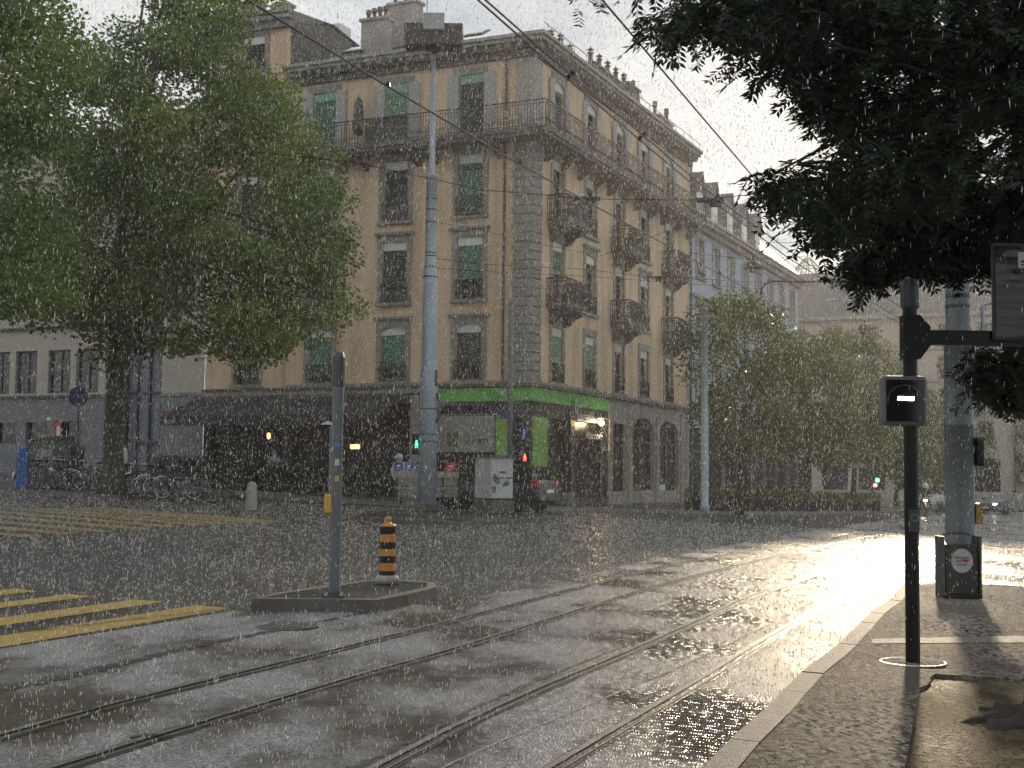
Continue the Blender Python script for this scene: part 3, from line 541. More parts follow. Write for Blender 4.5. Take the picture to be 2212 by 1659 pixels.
mb = MB(); wall_cells(mb, frL, 0, LEN_L, 0.0, 5.18, [(.25, .85, .25, 3.95), (1.2, 4.3, .6, 4.45), (5.45, 11.5, .5, 4.6)], .3); wall_cells(mb, frR, 0, 8.85, 0.0, 5.18, [(.15, 1.6, .25, 3.95), (1.9, 4.3, .25, 4.0), (4.7, 8.55, .7, 4.0)], .3); mb.build('shop_wall', M_DGREY, bld)
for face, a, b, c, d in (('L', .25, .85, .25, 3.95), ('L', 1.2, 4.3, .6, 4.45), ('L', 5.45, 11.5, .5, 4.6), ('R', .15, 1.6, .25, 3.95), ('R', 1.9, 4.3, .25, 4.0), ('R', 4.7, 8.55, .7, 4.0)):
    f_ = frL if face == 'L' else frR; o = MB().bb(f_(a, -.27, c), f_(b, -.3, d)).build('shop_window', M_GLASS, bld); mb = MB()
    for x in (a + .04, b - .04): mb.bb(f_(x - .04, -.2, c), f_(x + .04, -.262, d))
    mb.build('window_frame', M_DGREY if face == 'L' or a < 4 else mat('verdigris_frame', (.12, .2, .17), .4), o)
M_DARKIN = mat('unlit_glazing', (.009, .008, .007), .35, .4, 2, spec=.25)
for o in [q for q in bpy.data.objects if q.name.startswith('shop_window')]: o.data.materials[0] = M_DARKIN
# green fascia panels
for face, us in (('R', [-.10, 2.12, 4.3, 6.5, 8.75]), ('L', [-.10, 2.1, 4.27])):
    f_ = frR if face == 'R' else frL
    for i, (a, b) in enumerate(zip(us, us[1:])):
        a2 = a + (.004 if i else (0.0 if face == 'R' else .006)); bevel(MB().bb(f_(a2, .10, 4.6), f_(b - .008, .0, 5.14)).build('fascia_panel', M_GREEN, bld), .006)
grass = mat('leafy_print', (.07, .26, .04), .35, .5, 6, col2=(.30, .50, .10)); gn = grass.node_tree
mpg = N(gn, 'ShaderNodeMapping', i={'Scale': (6.0, 6.0, .45)}); nsx = [n for n in gn.nodes if n.type == 'TEX_NOISE'][0]; tcx = [n for n in gn.nodes if n.type == 'TEX_COORD'][0]; L(gn, tcx.outputs['Object'], mpg.inputs[0]); L(gn, mpg.outputs[0], nsx.inputs['Vector'])
MB().bb(frR(.2, -.22, .3), frR(1.55, -.25, 3.95)).build('leaf_panel', grass, bld); MB().bb(frR(.16, .02, .25), frR(1.62, .045, 3.98)).build('leaf_panel', grass, bld)
MB().bb(frL(.86, .03, .5), frL(1.5, .05, 3.98)).build('leaf_panel', grass, bld)
ps = MB().bb(frL(1.56, .0, 2.55), frL(4.22, .03, 4.02)).build('window_poster', mat('grey_poster', (.25, .245, .235), .5, .12, 1.2), bld)
for i, cc in enumerate([(.05, .05, .05), (.09, .09, .085), (.05, .055, .05), (.07, .02, .02)]): u = 2.75 - i * .27; MB().bb(frL(u - .09, .03, 2.9), frL(u + .09, .036, 3.1)).build('printed_picture', mat('picture_ink_%d' % i, cc, .5, .4, 20), ps)
MB().bb(frL(3.2, .03, 2.75), frL(3.72, .036, 3.35)).build('printed_picture', mat('picture_leaf', (.10, .10, .05), .5, .5, 14), ps)
MB().bb(frL(1.5, .0, 4.05), frL(4.3, .05, 4.09)).build('poster_rail', M_STONE, bld)
bs = MB().bb(frL(.1, .02, 3.05), frL(.42, .05, 3.52)).build('blue_wall_sign', mat('sign_blue', (.02, .05, .30), .35, .05), bld); MB().bb(frL(.23, .05, 3.1), frL(.29, .056, 3.47)).build('sign_bar', M_WHITE, bs)
M_LET = mat('pale_lettering', (.55, .56, .60), .4, .05)
sg = MB().bb(frR(4.0, .0, 4.05), frR(4.62, .10, 4.85)).build('shop_emblem', mat('emblem_grey', (.10, .10, .11), .5, .3, 5), bld)
mb = MB(); 
for r0 in (.30, .24): mb.tube([(4.55 + .55 * r0 * math.cos(t), -.14, 4.62 + r0 * math.sin(t) + (0 if t < 3 else -.06)) for t in [-1.6 + i * .35 for i in range(18)]], .022, 5)
mb.tube([(4.6, -.14, 4.5), (4.74, -.14, 4.2), (4.62, -.14, 3.95), (4.45, -.14, 4.05)], .02, 5); mb.build('emblem_swirl', M_LET, sg)
text('shop_lettering', 'Jarcelli', .62, M_LET, bld, (5.75, -.09, 4.22), (math.pi / 2, 0, 0), shear=.35); text('shop_lettering', 'Masconalo', .48, M_LET, bld, (6.95, -.02, 3.42), (math.pi / 2, 0, 0), shear=.35)
lb = MB().bb(frR(7.0, .05, 4.18), frR(8.3, .22, 4.24)).build('wall_lamp', M_STONEL, bld); MB().lathe([(.02, .1), (.09, .06), (.12, -.02), (.09, -.1), (.02, -.13)], 10, (7.3, -.22, 4.02)).build('lit_globe', emis('lamp_globe', (1.0, .74, .38), 70.0), lb, True)
lp = bpy.data.lights.new('shop_lamp_light', 'POINT'); lp.energy = 12; lp.color = (1, .72, .38); lp.shadow_soft_size = .1; lpo = bpy.data.objects.new('shop_lamp_light', lp); COL.objects.link(lpo); lpo.parent = bld; lpo.location = (7.3, -.55, 3.95)
bevel(MB().bb(frL(5.02, .10, 0.0), frL(5.4, .0, 4.9)).build('pilaster', M_STONEL, bld), .02); MB().bb(frL(4.3, .05, 4.98), frL(LEN_L, .16, 5.17)).build('shop_lintel', M_STONE, bld)
# things on the top balcony
cx_, cy_, cz_ = hitL(773, 240, -.55)
pb = thing('folded_parasol', 'dark folded parasol standing upright on the top balcony', 'parasol', C0 + EXV * -.5 + EYV * cy_ + Vector((0, 0, 15.41 - C0.z))); MB().lathe([(.25, 0), (.25, .05), (.03, .07), (.03, .5), (.19, .55), (.24, .9), (.22, 1.6), (.17, 2.0), (.06, 2.18), (.02, 2.2)], 10).build('folded_canopy', M_DGREY, pb, True); MB().bar((0, 0, 2.15), (0, 0, 2.3), .02).build('finial', M_IRON, pb)
bx_ = thing('balcony_screen', 'black fabric screen tied to the top balcony railing', 'screen', C0 + EXV * -.93 + EYV * 6.3 + Vector((0, 0, 15.42 - C0.z)), RZ); MB().bb((-.02, -1.0, 0), (.02, 1.0, .95)).build('cloth', M_AWN, bx_); MB().bar((-.03, -1.0, .97), (-.03, 1.0, .97), .02).build('tie_bar', M_IRON, bx_)
# ---- taller neighbour
tb = thing('tall_house', 'taller ochre house with flat cornice rising behind the plane tree', 'building', (C0.x, C0.y, 0), RZ)
T0, T1 = LEN_L + .02, 15.93; mb = MB(); ops = [(u - ow / 2, u + ow / 2, z, z + h) for u in (13.68,) for z, h in FL + [(19.1, 2.0)]]
wall_cells(mb, frL, T0, T1, 5.2, 21.5, ops); mb.build('wall', M_STUCCO, tb); mb = MB(); mb.quad((0, T1, 0), (12, T1, 0), (12, T1, 21.5), (0, T1, 21.5)); mb.build('wall', M_STUCCO, tb)
for z, h in FL + [(19.1, 2.0)]: window(tb, (0, 13.68, z), HL, ow, h, blind=(M_BDARK, .6), rail=.8, cornice=z < 11)
mb = MB(); mb.add([(0.02, T0, 18), (0.02, T0, 21.5), (3.2, T0, 22.3), (9, T0, 21.2), (12, T0, 21), (12, T0, 18)], [tuple(range(6))]); mb.bb((-.02, T0 - .04, 18.0), (.35, T0 + .02, 21.45)); mb.build('side_wall', M_STONED, tb)
mb = MB(); mb.bb((-.25, T0 - .05, 21.3), (.1, T1, 21.6)); mb.bb((-.5, T0 - .12, 21.6), (.1, T1, 21.82)); mb.bb((-.62, T0 - .16, 21.82), (.1, T1, 21.98)); mb.build('cornice', M_STONE, tb)
mb = MB(); mb.add([(-.5, T0, 21.99), (-.5, T1, 21.99), (3.4, T1, 23.0), (3.4, T0, 22.45), (12, T1, 22.0), (12, T0, 21.4)], [(0, 1, 2, 3), (3, 2, 4, 5)]); mb.build('roof', M_SLATE, tb)
MB().bb((4.4, T0 + .3, 21.9), (5.4, T0 + 1.2, 22.9)).build('roof_hatch', M_PANEL, tb)
chimney(tb, (1.6, 14.9), (.9, .6), 22, 23.2, 2, rz=math.pi / 2); chimney(tb, (1.8, 13.4), (.7, .6), 22, 23.0, 1, rz=math.pi / 2)
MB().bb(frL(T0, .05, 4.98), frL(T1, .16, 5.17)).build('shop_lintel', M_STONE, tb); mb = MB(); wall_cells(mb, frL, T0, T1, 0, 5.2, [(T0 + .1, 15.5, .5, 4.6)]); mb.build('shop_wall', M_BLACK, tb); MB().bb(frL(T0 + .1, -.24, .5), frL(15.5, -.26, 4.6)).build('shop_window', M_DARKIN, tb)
mb = MB(); mb.bb(frL(T0, .2, 5.18), frL(T1, 0, 5.3)); mb.build('string_course', M_STONED, tb)
# awning over the cafe terrace
aw = thing('cafe_awning', 'long black canvas awning over the dark cafe terrace', 'awning', (C0.x, C0.y, 0), RZ)
AD, AZ = 2.55, 4.02
mb = MB(); us = [5.45 + (16.25 - 5.45) * i / 20 for i in range(21)]
for a, b in zip(us, us[1:]): mb.quad(frL(a, .12, 4.9), frL(b, .12, 4.9), frL(b, AD, AZ + .04 * math.sin(b * 3)), frL(a, AD, AZ + .04 * math.sin(a * 3)))
mb.add([frL(16.25, .12, 4.9), frL(16.25, AD, AZ), frL(16.25, AD, AZ - .42), frL(16.25, .9, AZ + .1)], [(0, 1, 2, 3)]); mb.build('canvas', M_AWN, aw)
mb = MB()
for a, b in zip(us, us[1:]): mb.quad(frL(a, AD, AZ + .04 * math.sin(a * 3)), frL(b, AD, AZ + .04 * math.sin(b * 3)), frL(b, AD + .03 * math.sin(b * 9), AZ - .42), frL(a, AD + .03 * math.sin(a * 9), AZ - .42))
mb.build('valance', M_AWN, aw)
mb = MB(); mb.bar(frL(5.45, AD - .02, AZ), frL(16.25, AD - .02, AZ), .03, 6)
for u in (6, 9.5, 13, 16): mb.bar(frL(u, .1, 4.2), frL(u, 1.4, 3.95), .025, 5); mb.bar(frL(u, 1.4, 3.95), frL(u, AD, AZ), .025, 5)
mb.build('awning_frame', M_DGREY, aw); MB().bb(frL(5.4, .05, 4.84), frL(16.25, .18, 4.96)).build('cassette', M_STONED, aw)
text('awning_lettering', 'Jandi', .34, mat('faint_lettering', (.28, .28, .28), .5, .1), aw, frL(15.75, AD + .035, AZ - .22), (math.pi / 2, 0, -math.pi / 2)); MB().bb(frL(15.5, AD + .02, AZ + .06), frL(16.15, AD + .04, AZ + .22)).build('red_badge', mat('dull_red', (.12, .02, .015), .5, .3, 9), aw)
# ---- bank building at far left
bk = thing('bank_building', 'pale concrete office block with grey cladding behind the parked bicycles', 'building', (C0.x, C0.y, 0), RZ)
B0, B1 = 15.95, 44.0; ops = []; mb = MB(); wn = []
for z in (5.28, 8.9, 12.5):
    for k in range(9):
        u = 22.72 + k * 1.72 + (.35 if k > 1 else 0)
        if u + .8 < B1: ops.append((u - .68, u + .68, z, z + 2.05)); wn.append((u, z))
for z in (8.9, 12.5): ops.append((16.6, 17.9, z, z + 2.05)); wn.append((17.25, z))
wall_cells(mb, frL, B0, 18.35, 5.18, 17, ops); mb.build('wall', M_STUCCO2, bk); mb = MB(); wall_cells(mb, frL, 21.2, B1, 5.18, 17, ops); mb.build('wall', M_STUCCO2, bk); mb = MB(); mb.quad((0, B1, 0), (14, B1, 0), (14, B1, 17), (0, B1, 17)); mb.build('wall', M_STUCCO2, bk)
for u, z in wn: window(bk, (0, u, z), HL, 1.36 if u > 20 else 1.3, 2.05, sw=.0, cornice=False, val=0, rail=0, sill=False, frm=M_STONED)
for z in (5.18, 8.45, 12.1): MB().bb(frL(21.9, .14, z - .12), frL(B1, .0, z)).build('sill_band', M_DGREY, bk)
MB().bb(frL(B0, .06, 5.05), frL(18.35, .0, 5.19)).build('sill_band', M_STONE, bk); MB().bb(frL(21.2, .06, 5.05), frL(21.88, .0, 5.19)).build('sill_band', M_STONE, bk)
gops = [(22.95, 24.65, 2.0, 3.95), (25.1, 26.4, 2.9, 3.9), (27.0, 28.3, 2.9, 3.9), (29.0, 30.3, 2.9, 3.9), (31, 32.3, 2.9, 3.9)]
mb = MB(); wall_cells(mb, frL, 21.2, B1, 0, 5.06, gops); mb.build('cladding', M_MGREY, bk); mb = MB(); wall_cells(mb, frL, B0, 18.35, 0, 5.06, []); mb.build('cladding', M_MGREY, bk)
for a, b, c, d in gops: MB().bb(frL(a, -.22, c), frL(b, -.25, d)).build('ground_window', M_GLASS, bk)
mb = MB(); mb.quad(frL(18.35, -.8, 0), frL(21.2, -.8, 0), frL(21.2, -.8, 17), frL(18.35, -.8, 17)); mb.quad(frL(18.35, 0, 0), frL(18.35, -.8, 0), frL(18.35, -.8, 17), frL(18.35, 0, 17)); mb.quad(frL(21.2, 0, 0), frL(21.2, -.8, 0), frL(21.2, -.8, 17), frL(21.2, 0, 17)); mb.build('entrance_recess', mat('blue_grey_glass', (.17, .19, .235), .4, .2, .6), bk)
mb = MB()
for u in (18.9, 19.6, 20.3, 20.9): mb.bb(frL(u - .05, -.76, .3), frL(u + .05, -.66, 17))
for z in (2.9, 5.2, 8.4, 12): mb.bb(frL(18.35, -.77, z), frL(21.2, -.67, z + .12))
mb.build('glazing_bars', M_DGREY, bk); mb = MB(); mb.bb((-.3, B0, 17), (14, B1, 17.4)); mb.build('roof', M_STONE, bk)
pr_ = MB().bb(frL(24.15, .02, 2.35), frL(24.62, .05, 3.92)).build('red_poster', mat('poster_red', (.35, .035, .02), .4, .1), bk); MB().bb(frL(24.2, .05, 3.2), frL(24.42, .056, 3.7)).build('poster_figure', M_WHITE, pr_); MB().bb(frL(24.18, .05, 2.45), frL(24.5, .056, 2.75)).build('poster_caption', mat('poster_pink', (.6, .25, .22), .4), pr_)
MB().bb(frL(24.8, .02, 3.98), frL(25.05, .05, 4.14)).build('wall_plate', M_WHITE, bk); MB().bb(frL(25.2, -.18, 2.9), frL(25.6, -.2, 3.35)).build('yellow_notice', mat('notice_yellow', (.4, .28, .06), .5, .3, 8), bk)
# ---- blue house with dormers down the street
bh = thing('blue_house', 'pale blue house with a row of gabled dormers next to the ochre corner house', 'building', (C0.x, C0.y, 0), RZ)
H0, H1 = LEN_R + .05, 47.5; WB = [23.1, 26.3, 29.5, 32.8, 36.0, 39.2, 42.4, 45.6]; FB = [(2.0, 2.6), (5.4, 2.4), (8.9, 2.3), (12.7, 2.15)]
mb = MB(); wall_cells(mb, frR, H0, H1, 0, 4.9, [(u - 1.25, u + 1.25, .3, 4.1) for u in WB], .3); mb.build('shop_wall', M_STONED, bh)
for u in WB: o = MB().bb((u - 1.25, .27, .3), (u + 1.25, .3, 4.1)).build('shop_window', M_DARKIN, bh); MB().bb((u - 1.25, .2, 3.0), (u + 1.25, .26, 3.12)).build('transom', M_STONE, o); MB().bb((u - .05, .2, .3), (u + .05, .26, 3.0)).build('mullion', M_DGREY, o)
FB = FB[1:]; mb = MB(); wall_cells(mb, frR, H0, H1, 4.9, 15.6, [(u - .65, u + .65, z, z + h) for u in WB for z, h in FB]); mb.build('wall', M_BLUEW, bh); mb = MB(); mb.quad((H1, 0, 0), (H1, 12, 0), (H1, 12, 15.6), (H1, 0, 15.6)); mb.build('wall', M_BLUEW, bh)
for u in WB:
    for z, h in FB: window(bh, (u, 0, z), 0, 1.3, h, sw=.2, lint=.22, cornice=False, val=0, rail=.7 if z < 12 or u < 24 else 0, pane=M_PANEL if z > 5 else M_GLASS, frm=M_STONE)
for z0, z1, d in ((11.5, 11.66, .2), (4.9, 5.1, .25)): MB().bb((H0, -d, z0), (H1, .05, z1)).build('string_course', M_STONE, bh)
mb = MB(); mb.bb((H0, -.3, 15.3), (H1, .1, 15.55)); mb.bb((H0, -.6, 15.55), (H1 + .3, .1, 15.75)); mb.bb((H0, -.72, 15.75), (H1 + .4, .1, 15.9)); mb.build('cornice', M_STONEL, bh)
mb = MB(); mb.add([(H0, -.5, 15.92), (H1 + .3, -.5, 15.92), (H1 - 2, 2.2, 18.6), (H0, 2.2, 18.6), (H0, 6, 19.8), (H1 - 4, 6, 19.8), (H1 + .3, 12, 15.9)], [(0, 1, 2, 3), (3, 2, 5, 4), (1, 6, 5, 2)]); rf = mb.build('roof', M_SLATE, bh)
for i, u in enumerate([22.7, 25.6, 28.9, 32.2, 35.5]):
    mb = MB(); mb.prismxz([(u - .62, 15.95), (u + .62, 15.95), (u + .62, 17.4), (u, 18.45), (u - .62, 17.4)], -.1, 2.4); o = mb.build('dormer', M_STONE, rf)
    mb = MB(); mb.add([(u - .78, -.3, 17.3), (u, -.3, 18.62), (u, 2.6, 18.62), (u - .78, 2.6, 17.3), (u + .78, -.3, 17.3), (u + .78, 2.6, 17.3)], [(0, 1, 2, 3), (1, 4, 5, 2)]); mb.add([(u - .62, -.104, 16.0), (u + .62, -.104, 16.0), (u + .62, -.104, 17.4), (u, -.104, 18.45), (u - .62, -.104, 17.4)], [(0, 1, 2, 3, 4)], k=1); mb.bb((u - .34, -.12, 16.2), (u + .34, -.11, 17.5), k=2); mb.build('dormer_front', [M_SLATE, M_WHITE, M_PANEL], o)
mb = MB(); mb.tube([(H0, -.55, 16.4), (H1, -.55, 16.4)], .02, 5); 
for i in range(18): mb.bar((H0 + i * 1.5, -.55, 15.9), (H0 + i * 1.5, -.55, 16.4), .016, 4)
mb.build('snow_rail', M_STONE, rf)
for (u, y, s_, z1, p) in [(21.9, .9, 1.0, 18.4, 0), (24.3, 2.0, .8, 18.9, 1), (27.3, 2.6, 1.9, 18.9, 3), (39.4, 1.5, 1.0, 18.0, 1)]: chimney(bh, (u, y), (s_, .7), 16.5, z1, p, poth=.9)
MB().bb((H0 + .4, -.12, 4.3), (H0 + 4.2, -.02, 4.85)).build('shop_sign', M_WHITE, bh)
# ---- far houses closing the street
def far_house(name, label, c, rz, wd, dp, ez, rz_, cols, rows, wall, top_in=2.5, pots=2):
    r = thing(name, label, 'building', (c[0], c[1], 0), rz); mb = MB(); x0 = -wd / 2; st_ = wd / cols; fh = (ez - 4.6) / rows
    ops = [(x0 + st_ * (i + .5) - .6, x0 + st_ * (i + .5) + .6, 4.9 + fh * j, 4.9 + fh * j + 2.0) for i in range(cols) for j in range(rows)]
    ops += [(x0 + st_ * (i + .5) - 1.2, x0 + st_ * (i + .5) + 1.2, .6, 3.6) for i in range(cols)]
    wall_cells(mb, frR, x0, -x0, -2, ez, ops); mb.build('wall', wall, r); mb = MB(); mb.quad((x0, 0, -2), (x0, dp, -2), (x0, dp, ez), (x0, 0, ez)); mb.build('wall', wall, r); mb = MB(); mb.quad((-x0, 0, -2), (-x0, dp, -2), (-x0, dp, ez), (-x0, 0, ez)); mb.build('wall', wall, r)
    for a, b, z, zt in ops:
        if z > 4: window(r, ((a + b) / 2, 0, z), 0, 1.2, 2.0, sw=.18, lint=.2, cornice=False, val=0, rail=.8, frm=M_STONED)
        else: MB().bb((a, .2, z), (b, .22, zt)).build('shop_window', M_GLASS, r)
    MB().bb((x0 - .4, -.5, ez), (-x0 + .4, .1, ez + .35)).build('cornice', M_STONEL, r)
    for j in range(1, rows): MB().bb((x0, -.12, 4.5 + fh * j), (-x0, .02, 4.65 + fh * j)).build('string_course', M_STONE, r)
    mb = MB(); z0, z1 = ez + .36, ez + rz_; mb.add([(x0 - .3, -.4, z0), (-x0 + .3, -.4, z0), (-x0 - 1.2, top_in, z1), (x0 + 1.2, top_in, z1), (x0 + 1.2, dp - 2, z1 + .6), (-x0 - 1.2, dp - 2, z1 + .6), (-x0 + .3, dp, z0), (x0 - .3, dp, z0)], [(0, 1, 2, 3), (3, 2, 5, 4), (1, 6, 5, 2), (0, 3, 4, 7)]); rf = mb.build('roof', M_SLATE, r)
    for i in range(cols // 2): u = x0 + wd * (i + .7) / (cols // 2); MB().box((u, 1.0, z0 + rz_ * .42), (.8, .12, .9), M=Matrix.Rotation(-.6, 3, 'X')).build('skylight', M_PANEL, rf)
    for i in range(3): chimney(r, (x0 + wd * (.2 + .3 * i), top_in + .3), (1.2, .7), z1 - 1, z1 + 1.1, pots, poth=.9)
    return r
fa = ATY(1830, 830, 128); far_house('street_house', 'beige house with a broad grey mansard roof closing the street', (fa.x, 126), math.radians(-24), 27, 14, 16.6, 5.0, 8, 4, M_STUCCO2)
fb = ATY(2120, 830, 150); far_house('street_house', 'hazy beige house behind the big grey pole', (fb.x, 150), math.radians(-38), 30, 14, 17.4, 4.2, 9, 4, M_STONEL)
fc_ = ATY(2380, 830, 130); far_house('street_house', 'hazy tall house at the far side of the side street', (fc_.x, 132), math.radians(-62), 34, 14, 18.5, 4.0, 9, 5, M_STUCCO2)
fd = ATY(1745, 700, 176); r = thing('glazed_cupola', 'pale green skeletal cupola frame on a distant rooftop', 'cupola', (fd.x, 176, 0)); zt = ATY(1742, 553, 176).z; zb = ATY(1742, 640, 176).z
mb = MB()
for k in range(10):
    a = 2 * math.pi * k / 10; mb.tube([(3.2 * math.cos(a) * s_, 3.2 * math.sin(a) * s_, zb + (zt - zb) * t) for s_, t in ((1, 0), (.8, .35), (.45, .72), (.1, .95))], .09, 5)
for s_, t in ((1, 0), (.8, .35), (.45, .72)): mb.tube([(3.2 * s_ * math.cos(a), 3.2 * s_ * math.sin(a), zb + (zt - zb) * t) for a in [2 * math.pi * i / 20 for i in range(21)]], .07, 5)
mb.build('ribs', mat('verdigris', (.20, .30, .22), .5), r); MB().bar((0, 0, zt - .3), (0, 0, zt + 1), .08).build('finial', M_STONE, r); MB().lathe([(3.5, -1), (3.5, zb - .2), (3.2, zb)], 16).build('drum', M_STONEL, r)
# ================================================================== TREES
def in_poly(x, y, P):
    c = False; j = len(P) - 1
    for i in range(len(P)):
        if (P[i][1] > y) != (P[j][1] > y) and x < (P[j][0] - P[i][0]) * (y - P[i][1]) / (P[j][1] - P[i][1]) + P[i][0]: c = not c
        j = i
    return c
def limb(mb, p, q, r0, r1, sag=.15, n=7, seg=5):
    p, q = Vector(p), Vector(q); d = (q - p); mid = p.lerp(q, .45) + Vector((random.uniform(-1, 1), random.uniform(-1, 1), random.uniform(.2, 1))) * d.length * sag * .5
    pts = [p * (1 - t) ** 2 + mid * 2 * t * (1 - t) + q * t * t for t in [i / seg for i in range(seg + 1)]]; mb.tube(pts, [r0 + (r1 - r0) * i / seg for i in range(seg + 1)], n)
def crown_mesh(cl, per, ln, wd, material, seed, droop=.15, upn=.6):
    g = np.random.default_rng(seed); C = []; T = []
    for c, r in cl:
        n = int(per * (r ** 1.6)); p = g.normal(size=(n, 3)); p = unit(p) * (g.random((n, 1)) ** .45) * r * np.array([1.1, 1.1, .72]); C.append(p + np.array(c)); T.append(np.clip(.35 + g.normal(0, .2, n) + g.normal(0, .28) , 0, 1))
    C = np.concatenate(C); T = np.concatenate(T); n = len(C)
    D = unit(g.normal(size=(n, 3)) * [1, 1, .45] + [0, 0, -droop]); up = unit(g.normal(size=(n, 3)) * .75 + [0, 0, upn]); S = unit(np.cross(D, up)); sc_ = g.uniform(.65, 1.25, n)
    V, F, t = leaves(C, D, S, ln * sc_, wd * sc_, T); return np_mesh('crown', V, F, material, t)
def tree(name, label, base, trunk_pts, rads, clusters, per, ln, wd, material, bark, seed, group=None, nl=14):
    r = thing(name, label, 'tree', base, 0, group); b = Vector(base); mb = MB(); mb.tube([Vector(p) - b for p in trunk_pts], rads, 12); random.seed(seed); top = [Vector(p) for p in trunk_pts]
    cs = sorted(clusters, key=lambda c: -c[1])[:nl * 3]; random.shuffle(cs)
    fork = top[-1]
    mains = cs[:nl]
    for c, rr in mains:
        s_ = top[-2].lerp(fork, random.uniform(.5, 1)); limb(mb, s_ - b, Vector(c) - b, rads[-1] * .4, .03)
    for c, rr in cs[nl:]:
        k = min(mains, key=lambda q: (Vector(q[0]) - Vector(c)).length); limb(mb, fork.lerp(Vector(k[0]), .55) - b, Vector(c) - b, .07, .02, n=5, seg=4)
    mb.build('trunk', bark, r, True)
    cr = place('crown', crown_mesh([(np.array(c) - np.array(base), rr) for c, rr in clusters], per, ln, wd, material, seed), r); return r
# big plane tree on the left pavement
rp = random.Random(3)
PT = [(215, 95), (330, 60), (420, -40), (480, 0), (520, 90), (575, 190), (610, 270), (660, 330), (730, 440), (745, 560), (730, 690), (640, 720), (560, 765), (420, 775), (300, 745), (210, 760), (130, 720), (110, 500), (150, 250)]
base = G(243, 1068, .13); tz = base.y; cl = []
while len(cl) < 165:
    x, y = rp.uniform(100, 750), rp.uniform(-60, 780)
    if not in_poly(x, y, PT): continue
    edge = min(1.0, abs(x - 430) / 330); dd = rp.uniform(-1, 1) * 5.2 * math.sqrt(max(.12, 1 - edge ** 2)); cl.append((tuple(ATY(x, y, tz + dd)), rp.uniform(.75, 1.35)))
while len(cl) < 205:   # upper crown, above the picture
    x, y = rp.uniform(340, 560), rp.uniform(-330, 0)
    cl.append((tuple(ATY(x, y, tz + rp.uniform(-3.5, 3.5))), rp.uniform(.8, 1.3)))
tp = [base + Vector((0, 0, -.1)), base + Vector((.0, 0, .25)), base + Vector((-.02, 0, 1.2)), base + Vector((-.03, 0, 3.5)), ATY(246, 620, tz), ATY(270, 440, tz)]
tree('plane_tree', 'large plane tree with broad dense crown rising beside the bicycles', base, tp, [.58, .42, .32, .29, .23, .15], cl, 430, .155, .125, M_LEAF, M_BARK, 5, 'plane trees on the square')
base = G(-330, 1068, .13); tz = base.y + 1; cl = []
PT2 = [(-700, -100), (-500, -300), (-200, -300), (60, -60), (165, 25), (185, 120), (150, 300), (160, 560), (150, 690), (60, 700), (-100, 700), (-500, 700), (-760, 400)]
while len(cl) < 190:
    x, y = rp.uniform(-760, 200), rp.uniform(-300, 720)
    if in_poly(x, y, PT2): cl.append((tuple(ATY(x, y, tz + rp.uniform(-4.5, 4.5))), rp.uniform(.8, 1.35)))
tree('plane_tree', 'plane tree whose crown is cut by the picture edge, no trunk in view', base, [base + Vector((0, 0, z)) for z in (-.1, .25, 1.2, 3.5, 6, 9)], [.6, .45, .36, .32, .3, .26], cl, 380, .155, .125, M_LEAF, M_BARK, 9, 'plane trees on the square')
def round_tree(name, label, gp, cpx, rx, ry, seed, n=46, ln=.22, depth=1.0, per=170, rr=(.6, 1.0), group='street trees along the terrace'):
    r_ = random.Random(seed); b = G(*gp, .13); cl = []
    while len(cl) < n:
        a, bb, c = r_.uniform(-1, 1), r_.uniform(-1, 1), r_.uniform(-1, 1)
        if .25 < a * a + bb * bb + c * c < 1: cl.append((tuple(ATY(cpx[0] + a * rx, cpx[1] + bb * ry, b.y + c * rx / FPX * b.y * depth)), r_.uniform(*rr)))
    top = ATY(cpx[0], cpx[1] + ry * .35, b.y); tree(name, label, b, [b + Vector((0, 0, -.1)), b + Vector((0, 0, .3)), b.lerp(top, .5), top], [.2, .15, .12, .1], cl, per, ln, ln * .75, M_LEAF2, M_BARKD, seed, group, 8)
round_tree('street_tree', 'rounded street tree in front of the blue house, first of the row', (1598, 1106), (1605, 812), 125, 195, 21, n=80, ln=.17, per=300)
round_tree('street_tree', 'lower spreading street tree, second from the blue house', (1742, 1104), (1750, 870), 105, 150, 22, n=66, ln=.17, per=300)
round_tree('street_tree', 'sunlit yellowish street tree, third from the blue house', (1842, 1102), (1850, 870), 105, 165, 23, n=66, ln=.17, per=300)
round_tree('street_tree', 'far hazy street tree just beside the tram signal pole', (1935, 1092), (1940, 925), 75, 130, 24, n=50, rr=(.9, 1.3))
round_tree('street_tree', 'far hazy street tree behind the big grey pole', (2050, 1088), (2050, 950), 75, 120, 25, n=50, rr=(1.0, 1.5), per=130)
round_tree('street_tree', 'far hazy street tree above the dark oncoming car', (2175, 1090), (2150, 965), 72, 100, 26, n=46, rr=(1.0, 1.5), per=130)
round_tree('street_tree', 'far street tree at the picture edge above the side street', (2300, 1092), (2290, 950), 80, 110, 27, n=40, rr=(1.0, 1.5), per=120)
